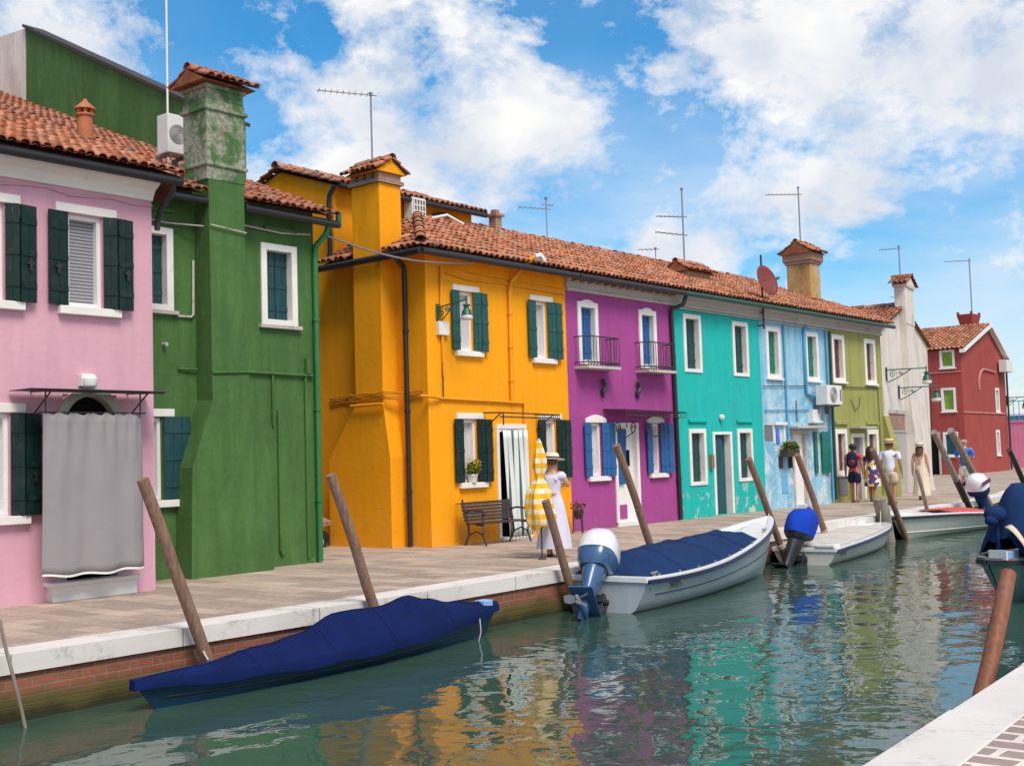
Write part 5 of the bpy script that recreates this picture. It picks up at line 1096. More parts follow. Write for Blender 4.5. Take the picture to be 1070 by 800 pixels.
# outboard motor, local to its boat
def outboard(B, o, s=1., hood='motor_white', leg='motor_blue', tilt=.0, cover=None, yaw=0., stripe=None, leglen=1.):
    """o: transom top point; motor hangs on the -x side"""
    root = MB()
    Mx = Matrix.Translation(Vector(o)) @ Matrix.Rotation(yaw, 4, 'Z') @ Matrix.Rotation(tilt, 4, 'Y') @ Matrix.Scale(s, 4)
    def tr(mb): mb.v = [tuple(Mx @ Vector((p[0], p[1], p[2] * leglen if p[2] < 0 else p[2]))) for p in mb.v]; return mb
    # lower leg
    mb = MB(); prof = [(.30, .17, .13), (.18, .16, .12), (.02, .13, .09), (-.16, .11, .065), (-.38, .10, .05), (-.6, .09, .045)]
    mb.loft([[Vector((-.30 + a * math.cos(2 * PI * k / 14) - .02 * (0 if z > 0 else -z), c * math.sin(2 * PI * k / 14), z)) for k in range(14)] for z, a, c in prof], True, True)
    mb.box(-.58, -.12, -.13, .13, -.36, -.335)
    leg_o = bpart('outboard_leg', tr(mb), M[leg], B, bevel=.006)
    mb = MB(); mb.tube([(-.10, 0, -.56), (-.2, 0, -.58), (-.42, 0, -.58), (-.5, 0, -.57)], [.02, .05, .055, .03], 10); mb.prism([(-.16, -.012, -.6), (-.42, -.012, -.6), (-.40, -.012, -.78)], (0, .024, 0)); bpart('gearcase', tr(mb), M[leg], leg_o)
    mb = MB()
    for k in range(3):
        a = k * 2 * PI / 3; d = Vector((0, math.cos(a), math.sin(a))); e = Vector((0, -math.sin(a), math.cos(a)))
        c = Vector((-.54, 0, -.57)); mb.loft([[c + d * r + e * w + Vector((-.03 * (1 if w > 0 else -1), 0, 0)) for w in (-.05 * f, .05 * f)] for r, f in ((.03, .5), (.09, 1.2), (.15, .6))], False)
    mb.tube([(-.47, 0, -.57), (-.60, 0, -.57)], [.04, .02], 8); bpart('propeller', tr(mb), M['motor_steel'], leg_o)
    # clamp bracket
    mb = MB(); mb.box(-.12, .05, -.11, -.07, -.28, .10); mb.box(-.12, .05, .07, .11, -.28, .10); mb.box(-.14, -.05, -.12, .12, -.05, .06); mb.tube([(-.06, -.15, .02), (-.06, .15, .02)], .03, 8); mb.tube([(0, 0, .16), (.28, .03, .24)], .022, 8)
    bpart('clamp_bracket', tr(mb), M['motor_dark'], B, bevel=.006)
    # cowling
    mb = MB(); rings = []
    secs = [(.27, .17, .145, -.30), (.33, .24, .19, -.28), (.42, .27, .20, -.275), (.46, .275, .205, -.275)]
    mb.loft([[Vector((xc + a * (abs(math.cos(q)) ** .7) * (1 if math.cos(q) > 0 else -1), c * (abs(math.sin(q)) ** .7) * (1 if math.sin(q) > 0 else -1), z + (.05 * math.cos(q)))) for q in [2 * PI * k / 20 for k in range(20)]] for z, a, c, xc in secs], True, True)
    bpart('motor_pan', tr(mb), M['motor_dark' if cover else leg], B)
    mb = MB(); secs = [(.463, .285, .212, -.275), (.56, .285, .21, -.275), (.66, .265, .195, -.27), (.75, .22, .16, -.26), (.80, .15, .11, -.25), (.82, .05, .04, -.24)]
    mb.loft([[Vector((xc + a * (abs(math.cos(q)) ** .75) * (1 if math.cos(q) > 0 else -1), c * (abs(math.sin(q)) ** .75) * (1 if math.sin(q) > 0 else -1), z + (.07 * math.cos(q) * (1 - (z - .46) * 1.6)))) for q in [2 * PI * k / 20 for k in range(20)]] for z, a, c, xc in secs], True, True)
    hd = bpart('motor_hood', tr(mb), M[hood], B) if not cover else None
    if stripe:
        mb = MB(); rings = []
        for sg in (-1, 1):
            mb.loft([[Vector((-.50 + u * .46, sg * (.2145 - .0), .50 + u * .13 + dz)) for dz in (0, .09)] for u in (0, .25, .5, .75, 1)], False)
        bpart('hood_stripe', tr(mb), M[stripe], hd)
    if cover:
        mb = MB(); rings = []
        for z, a, c, xc in ((.36, .29, .225, -.27), (.44, .31, .235, -.275), (.56, .315, .24, -.275), (.68, .31, .235, -.27), (.80, .25, .185, -.26), (.88, .14, .11, -.25), (.90, .03, .02, -.25)):
            rings.append([Vector((xc + a * math.cos(q) * (1 + .03 * math.sin(5 * q + z * 9)), c * math.sin(q) * (1 + .04 * math.sin(7 * q + z * 5)), z + .06 * math.cos(q) + .02 * math.sin(6 * q) * (z < .2))) for q in [2 * PI * k / 36 for k in range(36)]])
        mb.loft(rings, True, False); mb.add(rings[-1], [list(range(36))]); bpart('motor_cover', tr(mb), M[cover], B)
    return leg_o
def lettering(txt, par, size, pos, rot, mat='ink', ext=.002):
    c = bpy.data.curves.new('registration', 'FONT'); c.body = txt; c.size = size; c.extrude = ext; c.align_x = 'CENTER'
    t = bpy.data.objects.new('tmp_text', c); col.objects.link(t); dg = bpy.context.evaluated_depsgraph_get(); dg.update()
    me = bpy.data.meshes.new_from_object(t.evaluated_get(dg)); bpy.data.objects.remove(t); me.materials.clear(); me.materials.append(M[mat])
    o = bpy.data.objects.new('registration_number', me); col.objects.link(o); o.parent = par; o.location = pos; o.rotation_euler = rot; return o

def motorboat(name, label, loc, rz, H, hullmat, strake, deckmat='gel', floor=.28, ins=.11, cover=None, foredeck=.25, rim='gel', covhump=.2, covt=(.02, .74), interior='gel'):
    B = boat(name, label, loc, rz)
    mb = MB(); H.skin(mb); hu = bpart('hull', mb, M[hullmat], B)
    mb = MB()
    for side in (-1, 1): H.strip(mb, side, .0, -.028, -.07, -.015)
    bpart('rubbing_strake', mb, M[strake], B)
    mb = MB()
    for side in (-1, 1): H.strip(mb, side, -.012, ins, -.012, .03)
    a = H.edge(0, 1); mb.box(-.03, .10, -a.y, a.y, a.z - .05, a.z + .03); bpart('gunwale', mb, M[rim], B, bevel=.008)
    mb = MB(); rings = []      # inner tub and fore deck
    for k in range(25):
        t = .02 + .97 * k / 24; e = H.edge(t, 1, ins - .012); zf = min(.10, e.z - .06)
        up = 0 if t < 1 - foredeck - .02 else 1
        zz = e.z - .015 + .05 * up * 0 if up else zf
        q = .97 if up else H.wl * .86; rings.append([Vector((e.x, -e.y, e.z)), Vector((e.x, -e.y * q, zz)), Vector((e.x, 0, zz + (.06 if up else 0))), Vector((e.x, e.y * q, zz)), Vector((e.x, e.y, e.z))])
    mb.loft(rings, False, False, 0, False); bpart('deck', mb, M[interior], B)
    if cover:
        mb = MB(); rings = []
        for k in range(37):
            u = k / 36; t = covt[0] + (covt[1] - covt[0]) * u; row = []
            prof = covhump * (min(1, u / .16) ** .7 * (1 - .55 * max(0, (u - .45) / .55) ** 1.2))
            for j in range(-12, 13):
                s = j / 12; e = H.edge(t, 1 if s >= 0 else -1, ins * .45); a = abs(s)
                z = e.z + .034 + prof * (1 - a ** 1.9) + .02 * math.sin(u * 12 + s * 7) * (1 - a ** 2) * min(1, covhump * 4) + .012 * math.sin(u * 31 - s * 15) * (1 - a) * min(1, covhump * 4)
                row.append(Vector((e.x, e.y * a if s >= 0 else e.y * a, z)))
            rings.append(row)
        mb.loft(rings, False)
        mb.add([tuple(p) for p in rings[0]] + [(rings[0][0].x, rings[0][0].y, rings[0][0].z - .02), (rings[0][-1].x, rings[0][-1].y, rings[0][-1].z - .02)], [list(range(25)) + [26, 25]])
        cc_ = bpart('canvas_cover', mb, M[cover], B)
        mb = MB(); mb.tube([r_[12] + Vector((0, 0, .004)) for r_ in rings], .007, 5)
        for kk in (9, 20, 30): mb.tube([p_ + Vector((0, 0, .003)) for p_ in rings[kk]], .006, 5)
        bpart('cover_seam', mb, M[cover], cc_)
    return B

# 2: white boat, navy cover, big blue outboard
H2 = Hull(5.7, .86, tw=.84, h0=.48, h1=.98, hm=.56, rake=.5, draft=.15, p=3.2, q=.72, wl=.70)
B2 = motorboat('motorboat', 'pale grey-blue open boat with navy canvas cover and a large blue and white outboard', (13.95, 10.02), R(5.5), H2, 'gelgrey', 'navy', ins=.10, cover='navycover', foredeck=.24, covhump=.30, covt=(.02, .72))
outboard(B2, (-.18, .02, .08), 1.32, 'motor_white', 'motor_blue', R(48), yaw=R(14), leglen=.62)
mb = MB()
for k in range(7):
    for side in (-1, 1):
        t = .06 + .1 * k; e = H2.edge(t, side, .03, .03); mb.box(e.x - .02, e.x + .02, e.y - .012, e.y + .012, e.z, e.z + .035)
for x, s in ((.25, -1), (4.6, -1), (4.6, 1)):
    e = H2.edge(x / 5.7, s, .05, .03); mb.tube([e + Vector((-.09, 0, .05)), e + Vector((.09, 0, .05))], .014, 6); mb.tube([e + Vector((-.03, 0, 0)), e + Vector((-.03, 0, .05))], .012, 6); mb.tube([e + Vector((.03, 0, 0)), e + Vector((.03, 0, .05))], .012, 6)
bpart('cleats', mb, M['motor_steel'], B2)
hull_line(B2, H2, .62, .009, 'navy')
p = H2.P(.10, .86, -1); lettering('I6035', B2, .13, (p.x + .22, p.y - .032, p.z - .085), (R(84), 0, R(-7)))
mb = MB(); p = H2.P(.03, .8, -1); mb.tube([(p.x, p.y - .004, p.z), (p.x, p.y + .03, p.z)], .035, 10); bpart('drain_cap', mb, M['sticker'], B2)

# 3: low white boat under beige canvas, outboard under a bright blue cover
H3 = Hull(4.9, .74, tw=.86, h0=.30, h1=.46, hm=.40, rake=.5, draft=.12, p=3.6, q=.62, wl=.74)
B3 = motorboat('motorboat', 'white boat with flat beige canvas and an outboard under a bright blue cover', (21.35, 10.55), R(7), H3, 'gelcream', 'navy', ins=.17, cover='beigecanvas', foredeck=.2, covhump=.05, covt=(.05, .80))
outboard(B3, (-.03, .08, .05), 1.14, 'motor_white', 'motor_dark', R(34), cover='brightcover', yaw=R(-12))
mb = MB(); mb.box(-.05, .32, -.60, -.22, .33, .40); bpart('stern_step', mb, M['gel'], B3, bevel=.02)
mb = MB(); p = H3.P(.09, .75, -1); mb.obox(p + Vector((0, -.012, 0)), (.13, -.012, 0), (0, .004, .002), (0, 0, .05)); bpart('number_plate', mb, M['acgrey'], B3)

# 4: white sports boat, bow towards us, red interior, white outboard
H4 = Hull(4.55, .78, tw=.9, h0=.36, h1=.56, hm=.50, rake=.65, draft=.13, p=3.0, q=.7, wl=.62)
B4 = motorboat('motorboat', 'white boat with red upholstery and a white and maroon outboard', (32.7, 11.05), R(180 - 3), H4, 'gelcream', 'motor_dark', ins=.13, cover='redseat', foredeck=.3, covhump=.10, covt=(.12, .62))
outboard(B4, (-.03, 0, .36), 1.25, 'motor_white', 'navycover', R(28), stripe='maroon')
p = H4.P(.16, .72, 1); mb = MB(); mb.lathe((0, 0, 0), [(.20, 0), (.20, .006)], 20, sx=1, sy=.5); q = MB(); q.v = [(v[0] + p.x, p.y + .012 + v[2], v[1] + p.z) for v in mb.v]; q.f = mb.f; q.mi = mb.mi; q.sm = mb.sm; st = bpart('registration_badge', q, M['sticker'], B4)
lettering('40', B4, .14, (p.x + .02, p.y + .022, p.z - .05), (R(90), 0, R(180)))
hull_line(B4, H4, .42, .014, 'gel', .1, .97, 'spray_rail')

# 5: grey-green boat on this bank, cut by the right edge
H5 = Hull(3.3, .66, tw=.8, h0=.58, h1=.60, hm=.57, rake=.42, draft=.15, p=5, q=.5, wl=.5)
hd5 = R(163); bw = Vector((17.15, 5.72)); B5 = motorboat('motorboat', 'grey-green boat by the near bank under a bunched navy cover with a cream canvas flap', (bw.x - 3.72 * math.cos(hd5), bw.y - 3.72 * math.sin(hd5)), hd5, H5, 'tealhull', 'motor_dark', ins=.10, foredeck=.2, rim='acgrey', interior='tealhull')
mb = MB(); mb.box(3.34, 3.60, -.02, .26, .60, .72); bpart('deck_box', mb, M['boxblue'], B5, bevel=.015)
mb = MB(); mb.box(3.605, 3.64, -.02, .26, .60, .73); bpart('box_lid', mb, M['acwhite'], B5)
mb = MB(); rings = []
for k in range(31):
    u = k / 30; row = []
    top = [(0, .25), (.05, .75), (.11, .98), (.3, 1.02), (.7, .8), (1, .3)]
    for (a, x), (b, y) in zip(top, top[1:]):
        if a <= u <= b: hh = x + (y - x) * (u - a) / (b - a)
    for j in range(-12, 13):
        q = j / 12; xx = 3.34 - 3.2 * u; b = min(.62, H5.b(max(0, min(1, (xx - .25) / 3.3))) + .03)
        row.append(Vector((xx, b * q * (1 + .03 * math.sin(u * 25 + j)), .62 + hh * (1 - abs(q) ** 2.2) + .03 * math.sin(u * 19 + q * 7) + .02 * math.sin(u * 41 - q * 13))))
    rings.append(row)
mb.loft(rings, False); bpart('canvas_cover', mb, M['navycover'], B5)
mb = MB(); rings = []
for k in range(13):
    u = k / 12; row = []
    for j in range(9):
        q = j / 8; row.append(Vector((3.50 - .62 * u, .16 + .50 * q + .03 * math.sin(u * 9), 1.05 - .62 * q ** 1.3 + .05 * math.sin(u * 8 + q * 3) - .12 * u)))
    rings.append(row)
mb.loft(rings, False); o = bpart('canvas_flap', mb, M['cream'], B5); so = o.modifiers.new('t', 'SOLIDIFY'); so.thickness = .012
mb = MB(); mb.tube([(3.36, -.05, .62), (3.42, -.02, 1.22)], .03, 8); mb.sphere((3.44, -.02, 1.22), .17, 14, 10, (1.1, .8, .75)); mb.sphere((3.56, .0, 1.14), .10, 12, 8, (1.2, .8, .8)); bpart('bundled_sail', mb, M['navycover'], B5)

# ------------------------------------------------------------------ mooring poles
def pole(label, top, bot, r, mat, name='mooring_pole', rope=None, dark=None):
    top = Vector(top); bot = Vector(bot); d = top - bot; mb = MB(); n = 7
    pts = [bot + d * k / n + Vector((.006 * math.sin(k * 2.1 + top.x), .006 * math.cos(k * 1.7), 0)) for k in range(n + 1)]
    mb.tube(pts, [r * (1.06 - .1 * k / n) for k in range(n + 1)], 12)
    o = obj(name, mb, M[mat]); o2 = tag(o, label, 'mooring pole', 'leaning mooring poles along the canal')
    for b in o.data.polygons: pass
    if dark:
        m2 = MB(); m2.tube([bot + d * .0, bot + d * dark], r * 1.09, 12); obj('wet_band', m2, M['wood_dark'], o)
    if rope:
        m2 = MB(); c = bot + d * rope; ax = d.normalized(); sx = ax.cross(Vector((1, 0, 0))).normalized(); sy = ax.cross(sx)
        m2.tube([c + (sx * math.cos(a) + sy * math.sin(a)) * r * 1.15 + ax * (a * .006) for a in [q * .5 for q in range(38)]], .011, 5); obj('rope_turns', m2, M['rope'], o)
    return o
def ext(a, b, k): a = Vector(a); b = Vector(b); return b + (b - a).normalized() * k
def polepx(label, Y, X1, Z1, X0, Z0, r, mat, Y1=None, **kw):
    t = Vector((X1, Y1 or Y, Z1)); b = Vector((X0, Y, Z0)); d = (b - t) / (t.z - b.z); bot = b + d * (b.z + 1.5)
    return pole(label, t, bot, r, mat, **kw)
polepx('brown leaning pole in front of the pink house between curtain and covered boat', 10.22, 6.65, 1.52, 7.36, -.28, .062, 'wood')
polepx('brown leaning pole in front of the alley behind the middle of the covered boat', 10.28, 9.13, 1.49, 9.72, .01, .062, 'wood')
polepx('short leaning pole beside the woman with the striped parasol, against the white outboard hood', 10.38, 13.16, 1.01, 13.59, -.05, .062, 'wood')
polepx('tall leaning pole in front of the purple house door behind the navy boat cover', 10.82, 15.57, 1.77, 16.42, .16, .062, 'wood')
polepx('brown leaning pole at the white bow in front of the turquoise house, roped', 10.85, 19.87, 1.47, 20.96, -.18, .065, 'wood', rope=.42)
polepx('brown leaning pole in front of the pale blue door behind the bright blue motor cover', 11.15, 22.45, 1.51, 23.29, .26, .065, 'wood', rope=.45)
polepx('brown leaning pole rising between the floral dress woman and the man in white', 11.2, 26.33, 1.57, 27.53, .04, .065, 'wood')
polepx('thin grey leaning pole in front of the woman in the cream dress', 11.5, 29.69, 1.03, 30.20, .07, .05, 'wood_grey')
polepx('grey leaning pole blackened in its lower half, left of the man in blue', 11.7, 31.5, 1.97, 33.5, .2, .085, 'wood_grey', dark=.62)
polepx('thick grey leaning pole in front of the man in blue', 11.5, 32.2, 2.0, 35.2, -.3, .10, 'wood_grey')
polepx('dark leaning pole at the right corner of the red house', 12.0, 38.6, 1.4, 39.9, .31, .085, 'wood_dark')
polepx('stout red-brown pole at the near bank, leaning right against the grey-green boat', 3.06, 9.67, .61, 9.02, -.10, .064, 'wood_red')
polepx('thin pale stick leaning in the water at the lower left edge', 10.1, 5.15, .36, 5.36, -.5, .016, 'wood_grey', name='mooring_stick')
mb = MB(); mb.tube([(27.35, 11.3, -1.2), (27.05, 11.32, .0), (26.85, 11.33, .42)], [.17, .165, .15], 12); mb.tube([(26.85, 11.33, .42), (26.84, 11.33, .45)], [.15, .1], 12)
tag(obj('mooring_post', mb, M['wood_grey']), 'short thick grey wooden stump behind the bow of the beige canvas boat', 'mooring post')

# ------------------------------------------------------------------ street lamps
def wall_lamp(label, base, d, s=1., reach=1.0, drop=.0, group='green scrolled wall lamps'):
    """bracket from the wall at base pointing along d"""
    base = Vector(base); d = Vector(d).normalized(); up = Vector((0, 0, 1)); r0 = thing('street_lamp', label, 'street lamp', base, 0, group)
    w = d.cross(up); mb = MB(); P = lambda a, z: base + d * a + up * z
    mb.tube([P(0, 0), P(reach, .02 * s)], .018 * s, 6); mb.obox(P(.015, -.12 * s), d * .015, w * .05 * s, up * .2 * s)
    mb.tube([P(.02, -.36 * s), P(.2 * reach, -.28 * s), P(.45 * reach, -.12 * s), P(.62 * reach, .0)], .015 * s, 6)
    for c, r, k in ((.17, .11, 1), (.36, .06, -1)):
        mb.tube([P(c * reach + r * s * (1 - q / 16) * math.cos(q * .7), -.13 * s + .05 * (c > .3) + r * s * (1 - q / 16) * math.sin(q * .7) * k) for q in range(15)], .011 * s, 5)
    obj('bracket', mb, M['lampgreen'], r0)
    e = P(reach, 0); mb = MB(); mb.tube([e + up * .08 * s, e - up * .12 * s], .016 * s, 6); mb.lathe(e, [(.03 * s, -.08 * s), (.085 * s, -.10 * s), (.09 * s, -.12 * s), (.055 * s, -.14 * s), (.06 * s, -.18 * s), (.10 * s, -.24 * s), (.12 * s, -.32 * s), (.13 * s, -.34 * s)], 14)
    obj('lamp_hood', mb, M['lampgreen'], r0)
    mb = MB(); mb.lathe(e, [(.125 * s, -.342 * s), (.14 * s, -.40 * s), (.11 * s, -.44 * s), (.02 * s, -.45 * s)], 14); obj('lamp_glass', mb, M['opal'], r0)
    return r0
wall_lamp('green bracket lamp on the yellow house beside its upper left window', (16.5, 15.5, 4.50), (.35, -1, .18), .85, .62)
wall_lamp('upper of the two long scrolled lamps on the white house', wf.p(0.1, 4.15, .02), (.55, -.8, 0), 1.15, 1.30)
wall_lamp('lower of the two long scrolled lamps on the white house', wf.p(1.9, 3.62, .02), (.55, -.8, 0), 1.15, 1.25)
wall_lamp('small dark bracket lamp on the right edge of the red house', rg.p(8.6, 4.3, .0), (.9, -.4, 0), 1.5, 1.6)

# ------------------------------------------------------------------ bench, pots, bin
bn = thing('bench', 'brown slatted bench with black iron legs in front of the yellow house', 'bench', (17.75, 15.0, 0))
bx0, bx1 = 16.72, 18.15
mb = MB()
for k in range(5): y = 14.70 + k * .085; mb.box(bx0, bx1, y, y + .075, .40, .425)
obj('seat', mb, M['bench'], bn, bevel=.004)
mb = MB()
for k in range(6): mb.obox((( bx0 + bx1) / 2, 15.14 + .016 * k, .47 + .062 * k), ((bx1 - bx0) / 2, 0, 0), (0, .008, 0), (0, .008, .027))
obj('backrest', mb, M['bench'], bn)
for x in (bx0 + .06, bx1 - .06):
    mb = MB(); mb.tube([(x, 14.66, 0), (x, 14.74, .2), (x, 14.70, .38), (x, 14.9, .39)], .02, 6); obj('leg', mb, M['iron'], bn)
    mb = MB(); mb.tube([(x, 15.2, 0), (x, 15.08, .2), (x, 15.1, .4), (x, 15.24, .86)], .02, 6); mb.tube([(x, 14.72, .2), (x, 14.9, .27), (x, 15.08, .2)], .015, 6); obj('leg', mb, M['iron'], bn)
    mb = MB(); mb.tube([(x, 15.18, .62), (x, 15.0, .66), (x, 14.72, .64), (x, 14.66, .60), (x, 14.70, .56), (x, 14.74, .60)], .018, 6); mb.tube([(x, 14.72, .63), (x, 14.74, .5), (x, 14.7, .4)], .015, 6); obj('armrest', mb, M['iron'], bn)
# curtain in the yellow doorway
mb = MB(); rings = []
for j in range(13):
    t = j / 12; row = []
    for k in range(49):
        s = k / 48; row.append(Vector((18.22 + .08 * t * (1 - s) + (.78 + .02 * t) * s, 15.40 + .035 * math.sin(s * 2 * PI * 6.5) * (.6 + .4 * t) - .05 * t, 2.17 - 2.1 * t)))
    rings.append(row)
mb.loft(rings, False); cu = obj('door_curtain', mb, M['doorstripe']); so = cu.modifiers.new('t', 'SOLIDIFY'); so.thickness = .006
tag(cu, 'white curtain with dark vertical stripes hanging in the yellow house doorway', 'curtain')
def leaves(mb, c, r, n, size, sc=(1, 1, 1), mi=0):
    for k in range(n):
        d = Vector((random.gauss(0, 1), random.gauss(0, 1), random.gauss(0, 1))).normalized(); rr = r * random.random() ** .4
        p = Vector(c) + Vector((d.x * sc[0], d.y * sc[1], d.z * sc[2])) * rr
        a = Vector((random.gauss(0, 1), random.gauss(0, 1), random.gauss(0, .6))).normalized(); b = a.cross(Vector((random.gauss(0, 1), random.gauss(0, 1), random.gauss(0, 1)))).normalized()
        s = size * random.uniform(.6, 1.3); mb.add([p - a * s, p + b * s * .45, p + a * s, p - b * s * .45], [(0, 1, 2, 3)], mi)
fl = thing('flower_pot', 'potted plant with yellow flowers on the lower left yellow house sill', 'potted plant', (17.32, 15.46, 1.165), 0)
mb = MB(); mb.lathe((17.32, 15.44, 1.166), [(.075, 0), (.10, .13), (.108, .14), (.108, .16), (.09, .16)], 12); obj('pot', mb, M['whitepaint'], fl)
mb = MB(); leaves(mb, (17.32, 15.42, 1.44), .17, 160, .05, (1, .7, .9)); obj('foliage', mb, M['leaf'], fl)
mb = MB(); leaves(mb, (17.31, 15.39, 1.47), .19, 90, .032, (1, .7, .9)); obj('flowers', mb, M['flower'], fl)
pp = thing('plant_stand', 'dry brown plant in a basket stand by the yellow and purple house join', 'potted plant', (20.25, 15.1, 0))
mb = MB()
for k in range(3): a = k * 2.1; mb.tube([(20.25 + .14 * math.cos(a), 15.1 + .14 * math.sin(a), 0), (20.25 + .1 * math.cos(a), 15.1 + .1 * math.sin(a), .45)], .012, 5)
obj('stand', mb, M['iron'], pp)
mb = MB(); mb.lathe((20.25, 15.1, .3), [(.08, 0), (.11, .16), (.12, .18), (.10, .18)], 12); obj('basket', mb, M['wood_dark'], pp)
mb = MB(); leaves(mb, (20.25, 15.1, .56), .17, 90, .05, (1, 1, .7)); obj('foliage', mb, M['dryleaf'], pp)
wp = thing('window_box', 'planter of brown flowers bracketed to the pale blue house wall', 'planter', (30.3, 15.3, 1.45))
mb = MB(); mb.box(30.02, 30.72, 15.18, 15.42, 1.42, 1.62); mb.box(30.05, 30.09, 15.38, 15.5, 1.1, 1.42); mb.box(30.62, 30.66, 15.38, 15.5, 1.1, 1.42); obj('box', mb, M['wood_dark'], wp)
mb = MB(); leaves(mb, (30.37, 15.28, 1.70), .3, 240, .07, (1.2, .5, .5)); obj('foliage', mb, M['leaf'], wp)
mb = MB(); leaves(mb, (30.37, 15.26, 1.70), .32, 90, .05, (1.2, .5, .5)); obj('flowers', mb, M['dryleaf'], wp)
bi = thing('rubbish_pile', 'black and white rubbish bags with cardboard on top in the alley', 'rubbish', (15.5, 17.9, 0))
def bag(c, r, h, seed):
    mb = MB(); rg_ = random.Random(seed); ph = [rg_.uniform(0, 6) for _ in range(6)]; rings = []
    for j in range(10):
        t = j / 9; rr = r * (math.sin(PI * min(1, t * .9 + .12)) ** .6) * (1 if t < .85 else .6); rings.append([Vector((c[0] + rr * (1 + .12 * math.sin(3 * q + ph[0] + t * 4) + .07 * math.sin(7 * q + ph[1] - 3 * t)) * math.cos(q), c[1] + rr * (1 + .12 * math.sin(4 * q + ph[2]) + .06 * math.sin(9 * q + ph[3])) * math.sin(q), c[2] + h * t)) for q in [2 * PI * k / 24 for k in range(24)]])
    return mb.loft(rings, True, True)
obj('black_bag', bag((15.5, 17.85, 0), .2, .38, 1), M['binbag'], bi); obj('white_bag', bag((15.36, 17.72, 0), .12, .26, 2), M['sack'], bi)
mb = MB(); mb.obox((15.5, 17.85, .46), (.2, .03, .02), (-.02, .16, .01), (0, -.01, .045)); mb.obox((15.47, 17.83, .53), (.15, -.04, .0), (.02, .12, .02), (0, 0, .025)); obj('cardboard', mb, M['card'], bi)

# striped parasol, folded, on its pole
PX, PY = 14.94, 11.89
pr = thing('parasol', 'folded yellow and white striped parasol standing beside the woman in lavender', 'parasol', (PX, PY, 0))
mb = MB(); mb.tube([(PX, PY, 0), (PX, PY, 1.88)], .012, 8); mb.lathe((PX, PY, 0), [(.07, 0), (.06, .02), (.015, .03)], 14); obj('pole', mb, M['wood_dark'], pr)
mb = MB(); rings = []
for z, r, fl_ in ((.50, .17, .5), (.56, .20, .5), (.66, .215, .45), (.80, .20, .45), (.92, .195, .4), (1.05, .185, .35), (1.18, .125, .3), (1.27, .06, .2), (1.33, .075, .2), (1.45, .105, .3), (1.58, .10, .3), (1.72, .07, .25), (1.84, .04, .1), (1.9, .010, 0)):
    ring = []
    for k in range(48):
        q = 2 * PI * k / 48; w = 1 + fl_ * (.42 * math.sin(5 * q + z * 3) + .22 * math.sin(11 * q - z * 5)); dzz = (.07 * math.sin(3 * q + 1) + .04 * math.sin(7 * q)) if z < .6 else .02 * math.sin(4 * q + z * 9)
        ring.append(Vector((PX + r * w * math.cos(q) + .02 * math.sin(z * 5), PY + r * w * math.sin(q), z + dzz)))
    rings.append(ring)
mb.loft(rings, True); obj('canopy', mb, M['parasol'], pr)

def rope(label, a, b, sag):
    mb = MB(); a = Vector(a); b = Vector(b); mb.tube([a.lerp(b, k / 12) - Vector((0, 0, sag * math.sin(PI * k / 12))) for k in range(13)], .011, 5)
    tag(obj('mooring_rope', mb, M['rope']), label, 'rope')
rope('pale rope tying the navy covered boat bow to the roped pole', (20.0, 10.56, .36), (20.55, 10.85, .45), .05)
rope('pale rope from the beige canvas boat to the grey stump', (26.3, 11.1, -.12), (26.92, 11.33, .2), .06)
rope('pale rope from the blue covered boat to the first brown pole', (7.3, 10.1, -.30), (7.30, 10.24, -.12), .02)
# ------------------------------------------------------------------ people (local frame: facing +x, left is +y)
def skin_mesh(verts, edges, radii, sub=2):
    me = bpy.data.meshes.new('sk'); me.from_pydata(verts, edges, []); o = bpy.data.objects.new('sk', me); col.objects.link(o)
    m = o.modifiers.new('s', 'SKIN'); m.use_smooth_shade = True
    for v, r in zip(me.skin_vertices[0].data, radii): v.radius = (r, r) if not isinstance(r, tuple) else r; v.use_root = False
    me.skin_vertices[0].data[0].use_root = True
    if sub: s = o.modifiers.new('ss', 'SUBSURF'); s.levels = sub; s.render_levels = sub
    dg = bpy.context.evaluated_depsgraph_get(); dg.update()
    out = bpy.data.meshes.new_from_object(o.evaluated_get(dg)); bpy.data.objects.remove(o); bpy.data.meshes.remove(me)
    mb = MB(); mb.v = [tuple(v.co) for v in out.vertices]; mb.f = [list(p.vertices) for p in out.polygons]; mb.mi = [0] * len(mb.f); mb.sm = [True] * len(mb.f); bpy.data.meshes.remove(out)
    return mb
